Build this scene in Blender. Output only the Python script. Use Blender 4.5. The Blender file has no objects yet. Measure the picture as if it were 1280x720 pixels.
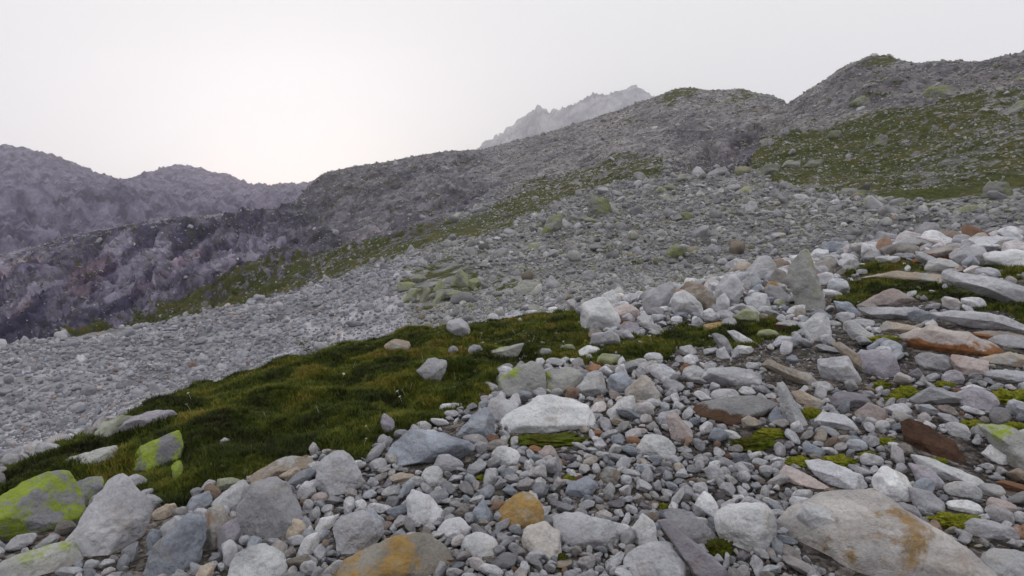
import bpy, math, random
import numpy as np
from mathutils import Vector

# ------------------------------------------------------------------ camera, sky, sun, exposure
scene = bpy.context.scene
COL = scene.collection
F = 800.0                       # focal length in photograph pixels (1280 wide)
PITCH = math.radians(6.98)      # looking slightly down
cam_d = bpy.data.cameras.new('camera')
cam = bpy.data.objects.new('camera', cam_d); COL.objects.link(cam)
cam_d.sensor_width = 36.0
cam_d.lens = 36.0 * F / 1280.0
cam_d.clip_start = 0.1
cam_d.clip_end = 40000.0
cam.location = (0, 0, 0)        # the ground lies about 3 m below
cam.rotation_euler = (math.pi / 2 - PITCH, 0, 0)
scene.camera = cam

SUN_AZ = math.radians(-17.5)    # behind the pass at the left
SUN_EL = math.radians(3.0)
world = bpy.data.worlds.new('World'); scene.world = world
world.use_nodes = True
wn = world.node_tree.nodes; wl = world.node_tree.links
wn.clear()
wo = wn.new('ShaderNodeOutputWorld'); wm = wn.new('ShaderNodeMixShader')
b1 = wn.new('ShaderNodeBackground'); b2 = wn.new('ShaderNodeBackground')
sky = wn.new('ShaderNodeTexSky'); sky.sky_type = 'NISHITA'; sky.sun_disc = False
sky.sun_elevation = SUN_EL; sky.sun_rotation = SUN_AZ
sky.dust_density = 6.0; sky.air_density = 1.0; sky.altitude = 2200
wl.new(sky.outputs[0], b1.inputs[0]); b1.inputs[1].default_value = 0.10
b2.inputs[0].default_value = (0.93, 0.93, 0.915, 1); b2.inputs[1].default_value = 0.83   # even high cloud veil
wm.inputs[0].default_value = 0.96
wl.new(b1.outputs[0], wm.inputs[1]); wl.new(b2.outputs[0], wm.inputs[2]); wl.new(wm.outputs[0], wo.inputs[0])
sun_d = bpy.data.lights.new('sun', 'SUN'); sun_d.energy = 0.5; sun_d.angle = math.radians(10); sun_d.color = (1.0, 0.9, 0.78)
sun = bpy.data.objects.new('sun', sun_d); COL.objects.link(sun)
sdir = Vector((math.sin(SUN_AZ) * math.cos(SUN_EL), math.cos(SUN_AZ) * math.cos(SUN_EL), math.sin(SUN_EL)))
sun.rotation_euler = sdir.to_track_quat('Z', 'Y').to_euler()
sun.location = sdir * 50
vs = scene.view_settings
vs.view_transform = 'Standard'; vs.look = 'None'; vs.exposure = 0.30; vs.gamma = 1.0; vs.use_curve_mapping = False
scene.cycles.use_denoising = True
scene.cycles.volume_bounces = 1
scene.cycles.max_bounces = 6
scene.cycles.diffuse_bounces = 3
scene.cycles.sample_clamp_indirect = 4.0

HAZE = 1.7e-4
rng = np.random.default_rng(7)
random.seed(7)

# ------------------------------------------------------------------ numpy helpers
def _hash(i, j, k):
    h = (i.astype(np.int64) * 374761393 + j.astype(np.int64) * 668265263 + k.astype(np.int64) * 2147483647) & 0xffffffff
    h = ((h ^ (h >> 13)) * 1274126177) & 0xffffffff
    h = ((h ^ (h >> 16)) * 2246822519) & 0xffffffff
    return h ^ (h >> 15)
_G = np.array([[1,1,0],[-1,1,0],[1,-1,0],[-1,-1,0],[1,0,1],[-1,0,1],[1,0,-1],[-1,0,-1],[0,1,1],[0,-1,1],[0,1,-1],[0,-1,-1],[1,1,0],[-1,1,0],[0,-1,1],[0,-1,-1]], float)
def perlin(x, y, z):
    x, y, z = np.broadcast_arrays(np.asarray(x, float), np.asarray(y, float), np.asarray(z, float))
    xi, yi, zi = np.floor(x), np.floor(y), np.floor(z)
    xf, yf, zf = x - xi, y - yi, z - zi
    fu = lambda t: t * t * t * (t * (t * 6 - 15) + 10)
    u, v, w = fu(xf), fu(yf), fu(zf)
    r = 0
    for dx in (0, 1):
        for dy in (0, 1):
            for dz in (0, 1):
                g = _G[_hash(xi + dx, yi + dy, zi + dz) & 15]
                d = g[..., 0] * (xf - dx) + g[..., 1] * (yf - dy) + g[..., 2] * (zf - dz)
                r = r + d * (u if dx else 1 - u) * (v if dy else 1 - v) * (w if dz else 1 - w)
    return r
def fbm(x, y, z, oct=4, gain=0.5, ridged=False):
    a, s, t = 1.0, 0.0, 0.0
    for o in range(oct):
        n = perlin(x * 2**o + 17.3 * o, y * 2**o + 5.1 * o, z * 2**o + 9.7 * o)
        if ridged: n = 0.5 - np.abs(n) * 1.4
        s = s + a * n; t += a; a *= gain
    return s / t
def sstep(a, b, x):
    t = np.clip((x - a) / (b - a), 0, 1); return t * t * (3 - 2 * t)
def smooth1(a, s):
    if s <= 0: return a
    k = np.exp(-0.5 * (np.arange(-int(3*s)-1, int(3*s)+2) / s)**2); k /= k.sum()
    p = len(k) // 2
    return np.convolve(np.pad(a, p, mode='edge'), k, mode='valid')
def pchip(xk, yk, x):
    h = np.diff(xk); d = np.diff(yk) / h
    m = np.zeros_like(yk)
    for i in range(1, len(xk) - 1):
        if d[i-1] * d[i] > 0:
            w1 = 2*h[i] + h[i-1]; w2 = h[i] + 2*h[i-1]
            m[i] = (w1 + w2) / (w1 / d[i-1] + w2 / d[i])
    m[0] = d[0]; m[-1] = d[-1]
    i = np.clip(np.searchsorted(xk, x) - 1, 0, len(h) - 1)
    t = np.clip((x - xk[i]) / h[i], 0, 1)
    return ((1+2*t)*(1-t)**2*yk[i] + t*(1-t)**2*h[i]*m[i] + t*t*(3-2*t)*yk[i+1] + t*t*(t-1)*h[i]*m[i+1])

CP, SP = math.cos(PITCH), math.sin(PITCH)
def pix_az(u, v):
    return np.arctan2(u - 640.0, F * CP + (360.0 - v) * SP)
def pix_tan(az, v):
    y = 360.0 - v
    return (-F * SP + y * CP) * np.cos(az) / (F * CP + y * SP)
def project(x, y, z):
    c = y * CP - z * SP; up = y * SP + z * CP
    c = np.where(c > 0.05, c, 0.05)
    return 640 + F * x / c, 360 - F * up / c

def loft(lines, az, lnr):
    """feature lines [(u, v, r), ...] from near to far -> tan(elevation) on the grid az x lnr"""
    L = []
    for ln, sm in lines:
        A = np.array(ln, float)
        a = pix_az(A[:, 0], A[:, 1]); o = np.argsort(a); a = a[o]
        v = np.interp(az, a, A[o, 1]); r = np.exp(np.interp(az, a, np.log(A[o, 2])))
        L.append((smooth1(v, sm), smooth1(r, sm)))
    out = np.empty((len(az), len(lnr)))
    for j in range(len(az)):
        azj = az[j]
        t = np.array([pix_tan(azj, l[0][j]) for l in L]); r = np.log(np.array([l[1][j] for l in L]))
        for k in range(1, len(r)): r[k] = max(r[k], r[k-1] + 0.02)
        out[j] = pchip(r, t, np.clip(lnr, r[0], r[-1]))
    return out

def tag(o, label=None, cat=None, group=None, kind=None):
    if label: o['label'] = label
    if cat: o['category'] = cat
    if group: o['group'] = group
    if kind: o['kind'] = kind
    return o
def mesh_np(name, V, Fc, smooth=True):
    """mesh from numpy arrays; faces all of one size"""
    me = bpy.data.meshes.new(name)
    V = np.ascontiguousarray(V, np.float32); Fc = np.ascontiguousarray(Fc, np.int32)
    n = Fc.shape[1]
    me.vertices.add(len(V)); me.vertices.foreach_set('co', V.ravel())
    me.loops.add(Fc.size); me.loops.foreach_set('vertex_index', Fc.ravel())
    me.polygons.add(len(Fc)); me.polygons.foreach_set('loop_start', np.arange(0, Fc.size, n, dtype=np.int32))
    me.update(calc_edges=True)
    if smooth: me.polygons.foreach_set('use_smooth', np.ones(len(Fc), bool))
    return me
def add_obj(name, me, mat=None, loc=(0, 0, 0)):
    o = bpy.data.objects.new(name, me); COL.objects.link(o); o.location = loc
    if mat is not None:
        if len(me.materials) == 0: me.materials.append(mat)
    return o

# ------------------------------------------------------------------ materials
def nodes_of(name):
    m = bpy.data.materials.new(name); m.use_nodes = True
    nt = m.node_tree; nt.nodes.clear()
    out = nt.nodes.new('ShaderNodeOutputMaterial'); bs = nt.nodes.new('ShaderNodeBsdfPrincipled')
    nt.links.new(bs.outputs[0], out.inputs[0])
    bs.inputs['Roughness'].default_value = 0.9
    bs.inputs['Specular IOR Level'].default_value = 0.2
    return m, nt, bs
class NB:
    def __init__(s, nt): s.nt = nt
    def new(s, t, **k):
        n = s.nt.nodes.new(t)
        for a, b in k.items(): setattr(n, a, b)
        return n
    def lk(s, a, b): s.nt.links.new(a, b)
    def noise(s, vec, scale, detail=4, rough=0.55, dist=0.0):
        n = s.new('ShaderNodeTexNoise'); n.inputs['Scale'].default_value = scale; n.inputs['Detail'].default_value = detail
        n.inputs['Roughness'].default_value = rough; n.inputs['Distortion'].default_value = dist
        s.lk(vec, n.inputs['Vector']); return n.outputs[0]
    def voro(s, vec, scale, out='Distance', feature='F1', rand=1.0):
        n = s.new('ShaderNodeTexVoronoi'); n.feature = feature; n.inputs['Scale'].default_value = scale
        n.inputs['Randomness'].default_value = rand
        s.lk(vec, n.inputs['Vector']); return n.outputs[out]
    def maprange(s, x, a, b, c=0.0, d=1.0):
        n = s.new('ShaderNodeMapRange'); s.lk(x, n.inputs[0])
        for i, q in enumerate((a, b, c, d)): n.inputs[i+1].default_value = q
        return n.outputs[0]
    def math(s, op, a, b=None):
        n = s.new('ShaderNodeMath', operation=op)
        for i, q in enumerate((a, b)):
            if q is None: continue
            if isinstance(q, (int, float)): n.inputs[i].default_value = q
            else: s.lk(q, n.inputs[i])
        return n.outputs[0]
    def mix(s, f, a, b, mode='MIX'):
        n = s.new('ShaderNodeMix', data_type='RGBA', blend_type=mode)
        for i, q in ((0, f), (6, a), (7, b)):
            if isinstance(q, (int, float)): n.inputs[i].default_value = q
            elif isinstance(q, tuple): n.inputs[i].default_value = (*q[:3], 1)
            else: s.lk(q, n.inputs[i])
        return n.outputs[2]
    def ramp(s, f, stops, interp='LINEAR'):
        n = s.new('ShaderNodeValToRGB'); s.lk(f, n.inputs[0]); cr = n.color_ramp; cr.interpolation = interp
        while len(cr.elements) < len(stops): cr.elements.new(0.5)
        for e, (p, c) in zip(cr.elements, stops): e.position = p; e.color = (*c, 1)
        return n.outputs[0]
    def bump(s, h, strength, dist, normal=None):
        n = s.new('ShaderNodeBump'); n.inputs['Strength'].default_value = strength; n.inputs['Distance'].default_value = dist
        s.lk(h, n.inputs['Height'])
        if normal is not None: s.lk(normal, n.inputs['Normal'])
        return n.outputs[0]

def rock_mat(name, base, patches=(), scale=1.0, contrast=0.5, ramp=None, band=0.0, side=None):
    """mottled granite: base colour, darker and lighter clouds, speckle, optional coloured patches (colour, threshold, noise scale)"""
    m, nt, bs = nodes_of(name); b = NB(nt)
    tc = b.new('ShaderNodeTexCoord'); oi = b.new('ShaderNodeObjectInfo')
    off = b.new('ShaderNodeVectorMath', operation='MULTIPLY_ADD'); cmb = b.new('ShaderNodeCombineXYZ')
    for i in range(3): b.lk(oi.outputs['Random'], cmb.inputs[i])
    b.lk(cmb.outputs[0], off.inputs[0]); off.inputs[1].default_value = (37.0, 91.0, 53.0); b.lk(tc.outputs['Object'], off.inputs[2])
    P = off.outputs[0]
    if ramp: col = b.ramp(oi.outputs['Random'], ramp)
    else: col = b.mix(0.0, base, base)
    # per-thing brightness
    wv = b.math('FRACT', b.math('MULTIPLY', oi.outputs['Random'], 57.31))
    br = b.maprange(wv, 0, 1, 0.66, 1.22)
    cb = b.new('ShaderNodeCombineXYZ')
    for i in range(3): b.lk(br, cb.inputs[i])
    col = b.mix(1.0, col, cb.outputs[0], 'MULTIPLY')
    n1 = b.noise(P, 1.7 * scale, 6, 0.6, 0.4)
    cloud = b.ramp(n1, [(0.28, (1 - contrast, 1 - contrast, 1 - contrast * 0.95)), (0.5, (0.95, 0.95, 0.96)), (0.7, (1.2, 1.19, 1.18))])
    col = b.mix(1.0, col, cloud, 'MULTIPLY')
    if band > 0:
        mp = b.new('ShaderNodeMapping'); mp.inputs['Rotation'].default_value = (0.5, 0.7, 0.3); mp.inputs['Scale'].default_value = (1, 1, 7)
        b.lk(P, mp.inputs[0])
        nb = b.noise(mp.outputs[0], 1.6 * scale, 5, 0.6, 0.6)
        col = b.mix(b.maprange(nb, 0.42, 0.62, 0, band), col, (base[0] * 0.45, base[1] * 0.43, base[2] * 0.45))
    n2 = b.noise(P, 34 * scale, 3, 0.7)
    sp = b.ramp(n2, [(0.3, (0.72, 0.72, 0.74)), (0.5, (1, 1, 1)), (0.72, (1.15, 1.15, 1.14))])
    col = b.mix(0.75, col, sp, 'MULTIPLY')
    stain = b.noise(P, 3.3 * scale, 7, 0.7, 0.8)
    col = b.mix(b.maprange(stain, 0.54, 0.66, 0, 0.55), col, (base[0] * 0.62, base[1] * 0.52, base[2] * 0.42))
    for k, (pc, th, ps) in enumerate(patches):
        of2 = b.new('ShaderNodeVectorMath', operation='ADD'); b.lk(P, of2.inputs[0]); of2.inputs[1].default_value = (11.0 * (k + 1), 3.0, 7.0)
        pn = b.noise(of2.outputs[0], ps * scale, 7, 0.68, 0.3)
        f = b.maprange(pn, th, th + 0.06, 0, 0.92)
        fn = b.noise(of2.outputs[0], ps * 9 * scale, 3, 0.6)
        f = b.math('MULTIPLY', f, b.maprange(fn, 0.3, 0.5, 0.25, 1.0))
        col = b.mix(f, col, b.mix(b.noise(P, 12 * scale, 3), tuple(c * 0.6 for c in pc), tuple(c * 1.3 for c in pc)))
    if side:                                            # lower part recoloured: rusty broken faces; on the brown-based granite, dirt and painted shade
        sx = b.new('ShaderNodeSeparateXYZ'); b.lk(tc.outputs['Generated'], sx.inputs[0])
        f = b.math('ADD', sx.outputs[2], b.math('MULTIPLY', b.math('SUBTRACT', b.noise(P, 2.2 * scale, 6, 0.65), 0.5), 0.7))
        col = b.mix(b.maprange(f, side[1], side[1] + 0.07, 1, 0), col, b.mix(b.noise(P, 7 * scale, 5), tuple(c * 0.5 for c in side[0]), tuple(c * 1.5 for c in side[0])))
    b.lk(col, bs.inputs['Base Color'])
    h1 = b.noise(P, 5 * scale, 6, 0.65, 0.3); h2 = b.noise(P, 42 * scale, 4, 0.7)
    nrm = b.bump(h1, 0.8, 0.085 / scale)
    nrm = b.bump(h2, 0.7, 0.014 / scale, nrm)
    b.lk(nrm, bs.inputs['Normal'])
    return m

LIC = (0.30, 0.40, 0.03); LICP = (0.33, 0.36, 0.20); RUST = (0.30, 0.12, 0.045); OCH = (0.40, 0.25, 0.08)
MAT = {
 'white': rock_mat('granite_white', (0.71, 0.72, 0.75), [((0.42, 0.36, 0.28), 0.64, 2.0)], contrast=0.30),
 'pale': rock_mat('granite_pale', (0.58, 0.585, 0.63), [((0.38, 0.32, 0.26), 0.62, 1.7)], contrast=0.38),
 'grey': rock_mat('granite_grey', (0.46, 0.465, 0.50), contrast=0.42, band=0.3),
 'blue': rock_mat('granite_blue', (0.38, 0.415, 0.48), contrast=0.42, band=0.45),
 'dark': rock_mat('granite_dark', (0.22, 0.21, 0.225), contrast=0.45),
 'darkbrown': rock_mat('granite_brown_based', (0.42, 0.425, 0.44), contrast=0.4, side=((0.10, 0.06, 0.04), 0.62)),  # brown lower part: dirt together with shade painted into the colour
 'tan': rock_mat('granite_tan', (0.46, 0.39, 0.32), [((0.46, 0.46, 0.46), 0.5, 1.4)], contrast=0.35),
 'ochre': rock_mat('granite_ochre', (0.46, 0.43, 0.38), [(OCH, 0.44, 1.1)], contrast=0.4, band=0.25),
 'rust': rock_mat('granite_rust', (0.33, 0.18, 0.11), [((0.42, 0.33, 0.28), 0.56, 1.6)], contrast=0.4),
 'brown': rock_mat('granite_brown', (0.15, 0.085, 0.058), [((0.07, 0.045, 0.035), 0.52, 1.5)], contrast=0.45),
 'pink': rock_mat('granite_pink', (0.54, 0.465, 0.455), contrast=0.35),
 'purple': rock_mat('granite_purple', (0.42, 0.40, 0.455), contrast=0.42, band=0.3),
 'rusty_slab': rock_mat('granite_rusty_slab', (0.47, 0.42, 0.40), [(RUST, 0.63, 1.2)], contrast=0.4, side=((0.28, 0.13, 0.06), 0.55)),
 'orange_spot': rock_mat('granite_orange_spot', (0.52, 0.49, 0.47), [((0.40, 0.21, 0.09), 0.63, 1.8)], contrast=0.35),
 'patched': rock_mat('granite_patched', (0.64, 0.61, 0.60), [((0.16, 0.085, 0.03), 0.56, 0.9), ((0.34, 0.22, 0.09), 0.56, 1.3)], contrast=0.35, band=0.5),
 'lichen': rock_mat('granite_lichen', (0.30, 0.30, 0.33), [(LIC, 0.435, 2.6)], contrast=0.4),
 'lichen_some': rock_mat('granite_lichen_some', (0.47, 0.47, 0.46), [(LIC, 0.60, 1.4), ((0.38, 0.40, 0.29), 0.57, 1.0)], contrast=0.38),
 'lichen_pale': rock_mat('granite_lichen_pale', (0.36, 0.37, 0.31), [(LICP, 0.46, 0.7), (LIC, 0.66, 0.9)], contrast=0.38),
 'lichen_far': rock_mat('granite_lichen_far', (0.31, 0.31, 0.29), [((0.27, 0.30, 0.13), 0.47, 1.0)], scale=0.25, contrast=0.4),
}
SCREE_RAMP = [(0.0, (0.37, 0.405, 0.47)), (0.18, (0.58, 0.59, 0.64)), (0.40, (0.76, 0.765, 0.80)), (0.60, (0.53, 0.53, 0.58)), (0.74, (0.70, 0.65, 0.65)),
              (0.86, (0.45, 0.46, 0.50)), (0.95, (0.47, 0.42, 0.37)), (0.985, (0.42, 0.30, 0.23)), (1.0, (0.27, 0.15, 0.10))]
TALUS_RAMP = [(0.0, (0.24, 0.24, 0.26)), (0.3, (0.42, 0.415, 0.44)), (0.6, (0.33, 0.325, 0.325)), (0.82, (0.53, 0.525, 0.555)), (0.93, (0.31, 0.33, 0.20)), (1.0, (0.28, 0.22, 0.2))]
GRAVEL_RAMP = [(0.0, (0.27, 0.275, 0.32)), (0.4, (0.45, 0.45, 0.495)), (0.8, (0.36, 0.36, 0.40)), (0.95, (0.56, 0.555, 0.59)), (1.0, (0.36, 0.25, 0.2))]
MAT_SCREE = rock_mat('scree_stone', (0.46, 0.45, 0.47), ramp=SCREE_RAMP, scale=1.6, contrast=0.35)
MAT_TALUS = rock_mat('talus_stone', (0.30, 0.30, 0.30), [((0.26, 0.29, 0.13), 0.6, 1.0)], ramp=TALUS_RAMP, scale=1.2, contrast=0.35)
MAT_GRAVEL = rock_mat('moraine_stone', (0.40, 0.395, 0.43), ramp=GRAVEL_RAMP, scale=1.2, contrast=0.3)

def ground_mat():
    m, nt, bs = nodes_of('mountain_ground'); b = NB(nt)
    geo = b.new('ShaderNodeNewGeometry'); P = geo.outputs['Position']
    at = b.new('ShaderNodeAttribute', attribute_name='tint'); ag = b.new('ShaderNodeAttribute', attribute_name='grass')
    am = b.new('ShaderNodeAttribute', attribute_name='far')
    tint, g, far = at.outputs['Color'], ag.outputs['Fac'], am.outputs['Fac']
    # rock: cell-by-cell brightness so that far blocks read
    vc1 = b.new('ShaderNodeSeparateColor'); b.lk(b.voro(P, 0.55, 'Color'), vc1.inputs[0])
    vc2 = b.new('ShaderNodeSeparateColor'); b.lk(b.voro(P, 0.20, 'Color'), vc2.inputs[0])
    vc0 = b.new('ShaderNodeSeparateColor'); b.lk(b.voro(P, 9.0, 'Color'), vc0.inputs[0])
    cell = b.math('ADD', b.math('MULTIPLY', vc1.outputs[0], 0.6), b.math('MULTIPLY', vc2.outputs[0], 0.4))
    vc00 = b.new('ShaderNodeSeparateColor'); b.lk(b.voro(P, 26.0, 'Color'), vc00.inputs[0])
    near = b.math('ADD', b.math('MULTIPLY', b.math('POWER', vc0.outputs[0], 4.0), 2.6), b.math('MULTIPLY', b.math('POWER', vc00.outputs[0], 3.0), 2.4))
    near = b.math('ADD', near, 0.45)
    fc = b.maprange(cell, 0.1, 0.9, 0.5, 1.5)
    mul = b.new('ShaderNodeMix', data_type='FLOAT'); b.lk(far, mul.inputs[0]); b.lk(near, mul.inputs[2]); b.lk(fc, mul.inputs[3])
    cb = b.new('ShaderNodeCombineXYZ')
    for i in range(3): b.lk(mul.outputs[0], cb.inputs[i])
    rock = b.mix(1.0, tint, cb.outputs[0], 'MULTIPLY')
    big = b.noise(P, 0.035, 8, 0.66, 0.5)
    rock = b.mix(1.0, rock, b.ramp(big, [(0.32, (0.5, 0.49, 0.55)), (0.5, (1, 1, 1)), (0.68, (1.4, 1.37, 1.33))]), 'MULTIPLY')
    warm = b.noise(P, 0.018, 7, 0.7, 0.8)
    rock = b.mix(b.maprange(warm, 0.57, 0.68, 0, 0.2), rock, b.mix(1.0, rock, (1.3, 0.92, 0.75), 'MULTIPLY'))
    # grass
    gn = b.noise(P, 1.3, 8, 0.7)
    gl = b.noise(P, 0.11, 6, 0.65)
    gcol = b.ramp(gn, [(0.32, (0.016, 0.022, 0.004)), (0.5, (0.05, 0.062, 0.010)), (0.66, (0.12, 0.12, 0.022))])
    gcol = b.mix(b.maprange(gl, 0.48, 0.66, 0, 0.65), gcol, (0.125, 0.105, 0.026))
    e1 = b.noise(P, 0.35, 8, 0.75); e2 = b.noise(P, 4.0, 5, 0.7)
    e = b.new('ShaderNodeMix', data_type='FLOAT'); b.lk(far, e.inputs[0]); b.lk(e2, e.inputs[2]); b.lk(e1, e.inputs[3])
    gm = b.math('ADD', g, b.math('MULTIPLY', b.math('SUBTRACT', e.outputs[0], 0.5), 3.4))
    gm = b.maprange(gm, 0.42, 0.60)
    b.lk(b.mix(gm, rock, gcol), bs.inputs['Base Color'])
    # relief
    hn = b.noise(P, 11, 5, 0.7); hv = b.voro(P, 0.55); hv2 = b.voro(P, 0.2); hf = b.noise(P, 0.5, 7, 0.7)
    hfar = b.math('ADD', b.math('MULTIPLY', hf, 1.0), b.math('MULTIPLY', b.math('ADD', hv, b.math('MULTIPLY', hv2, 1.8)), -0.55))
    hg = b.math('ADD', b.math('MULTIPLY', hn, 0.05), b.math('ADD', b.math('MULTIPLY', b.voro(P, 9.0), -0.06), b.math('MULTIPLY', b.voro(P, 26.0), -0.025)))
    hh = b.new('ShaderNodeMix', data_type='FLOAT'); b.lk(far, hh.inputs[0]); b.lk(hg, hh.inputs[2]); b.lk(hfar, hh.inputs[3])
    b.lk(b.bump(hh.outputs[0], 0.75, 1.0), bs.inputs['Normal'])
    return m
MAT_GROUND = ground_mat()

def far_mat(name, c1, c2, sc):
    m, nt, bs = nodes_of(name); b = NB(nt)
    geo = b.new('ShaderNodeNewGeometry'); P = geo.outputs['Position']
    mp = b.new('ShaderNodeMapping'); mp.inputs['Scale'].default_value = (1, 1, 0.4); b.lk(P, mp.inputs[0])
    n = b.noise(mp.outputs[0], sc, 9, 0.7, 0.6); n2 = b.noise(P, sc * 6, 6, 0.7)
    col = b.mix(b.maprange(n, 0.42, 0.60), c1, c2)
    col = b.mix(0.5, col, b.ramp(n2, [(0.3, (0.5, 0.5, 0.5)), (0.7, (1.4, 1.4, 1.4))]), 'MULTIPLY')
    b.lk(col, bs.inputs['Base Color'])
    b.lk(b.bump(n, 1.0, 0.25 / sc), bs.inputs['Normal'])
    return m
# ------------------------------------------------------------------ the terrain
def Zl(rows):
    """(u, v, height below the camera) -> (u, v, r)"""
    out = []
    for u, v, z in rows:
        t = float(pix_tan(pix_az(u, v), v)); out.append((u, v, z / t))
    return out
U = [-200, 0, 100, 200, 300, 400, 500, 640, 800, 960, 1120, 1280, 1480]
def ln(v, r): return list(zip(U, v, r))
SKYLINE = [(-200,345,325),(0,320,325),(60,306,330),(100,296,335),(150,284,340),(200,273,345),(230,271,350),(300,267,365),(340,262,375),(370,250,385),(390,228,392),(405,216,396),
  (440,208,398),(480,203,398),(520,195,400),(560,190,390),(600,187,375),(640,178,360),(680,166,350),(720,156,345),(760,144,338),(800,128,332),(825,119,330),(840,112,328),(860,110,326),
  (880,113,322),(905,113,318),(925,112,315),(945,117,310),(965,119,305),(975,124,298),(985,131,290),(1000,122,280),(1020,108,276),(1045,93,272),(1065,82,270),(1090,72,268),(1110,71,266),
  (1150,75,262),(1200,76,255),(1240,77,248),(1280,76,240),(1480,70,230)]
LINES = [
 (Zl([(u, 1100, -3.0) for u in U]), 4),
 (Zl([(u, 800, -3.0) for u in U]), 4),
 (Zl(list(zip(U, [640,630,625,620,615,612,610,610,610,610,610,610,610], [-3.5,-3.3,-3.2,-3.1,-3.05,-3,-3,-3,-3,-3,-2.95,-2.9,-2.85]))), 8),
 (Zl(list(zip(U, [625,606,588,572,557,543,528,470,440,430,400,385,380], [-3.6,-3.4,-3.25,-3.15,-3.05,-3.0,-2.95,-2.9,-2.8,-2.6,-2.3,-2.0,-1.8]))), 12),
 (list(zip([-200,0,50,100,150,200,300,400,500,640,720,800,960,1120,1280,1480],[640,600,578,553,530,508,476,445,422,402,392,377,342,310,299,294],[11,11,11.5,12,12.7,13.5,15,16.5,18,20,21,22,26,30,30,30])), 5),
 (Zl(list(zip(U, [600,575,545,505,480,455,432,408,384,352,322,312,312], [-9,-9,-8.8,-8.6,-8.4,-8,-7.4,-5,-4.4,-3.9,-2.75,-2.2,-2.2]))), 8),
 (Zl(list(zip(U, [610,596,550,506,474,442,418,398,372,338,307,296,293], [-10,-9.7,-9.6,-9.5,-9.4,-9,-8,-5.4,-4.6,-4.0,-2.4,-1.6,-1.5]))), 8),
 (ln([470,440,425,405,385,360,328,318,310,300,287,277,275], [100,100,105,110,115,120,122,80,70,66,62,58,58]), 10),
 (ln([485,456,440,420,398,370,330,294,276,264,260,257,257], [150,150,150,150,150,148,140,112,102,98,90,82,82]), 8),
 (ln([470,437,422,402,382,355,320,268,236,216,226,226,220], [240,240,236,224,207,186,165,152,148,155,130,112,112]), 8),
 (ln([410,380,360,340,320,292,262,226,178,160,142,150,150], [276,276,275,272,268,262,255,245,242,225,192,165,160]), 8),
 (SKYLINE, 0.8),
 ([(u, v + 45, r * 1.25) for u, v, r in SKYLINE], 6),
 ([(u, v + 110, 1000) for u, v, r in SKYLINE], 12),
]
fine = np.radians(np.arange(-44, 44.01, 0.118))
az = np.concatenate([np.radians(np.arange(-180, -44.5, 2.5)), fine, np.radians(np.arange(44.6, 180.1, 2.5))])
az[-1] = math.pi
def rows(a, b, s): return np.arange(math.log(a), math.log(b), s)
lnr = np.concatenate([rows(0.7, 3.0, 0.08), rows(3.0, 34, 0.0115), rows(34, 120, 0.0085), rows(120, 480, 0.0036), rows(480, 900, 0.02)])
TAN = loft(LINES, np.clip(az, math.radians(-50), math.radians(50)), lnr)
R = np.exp(lnr)[None, :] * np.ones((len(az), 1)); AZ = az[:, None] * np.ones_like(R)
Zg = TAN * R
wb = sstep(math.radians(55), math.radians(115), np.abs(AZ))          # unseen slope behind the camera, raised to block sky light from near faces
Zg = Zg * (1 - wb) + wb * (-3 + 0.32 * np.maximum(R - 8, 0) * sstep(8, 30, R))
n_in = R < 4.0
Zg = np.where(R < 3.4, np.minimum(Zg, -2.6), Zg)
X, Y = R * np.sin(AZ), R * np.cos(AZ)
Uq, Vq = project(X, Y, Zg)

def poly_mask(P, u, v, soft):
    """soft inside-ness of pixel-space polygon, computed once to place soil and grass in the world"""
    P = np.array(P, float); m = np.zeros(u.shape)
    box = (u > P[:, 0].min() - 3*soft) & (u < P[:, 0].max() + 3*soft) & (v > P[:, 1].min() - 3*soft) & (v < P[:, 1].max() + 3*soft)
    if not box.any(): return m
    a, b = u[box], v[box]; ins = np.zeros(a.shape, bool); d2 = np.full(a.shape, 1e18)
    for (x0, y0), (x1, y1) in zip(P, np.roll(P, -1, 0)):
        c = ((y0 > b) != (y1 > b)) & (a < (x1 - x0) * (b - y0) / (y1 - y0 + 1e-9) + x0); ins ^= c
        t = np.clip(((a - x0)*(x1 - x0) + (b - y0)*(y1 - y0)) / ((x1-x0)**2 + (y1-y0)**2 + 1e-9), 0, 1)
        d2 = np.minimum(d2, (a - x0 - t*(x1-x0))**2 + (b - y0 - t*(y1-y0))**2)
    d = np.sqrt(d2) * np.where(ins, 1, -1)
    m[box] = sstep(-soft, soft, d); return m
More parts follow.
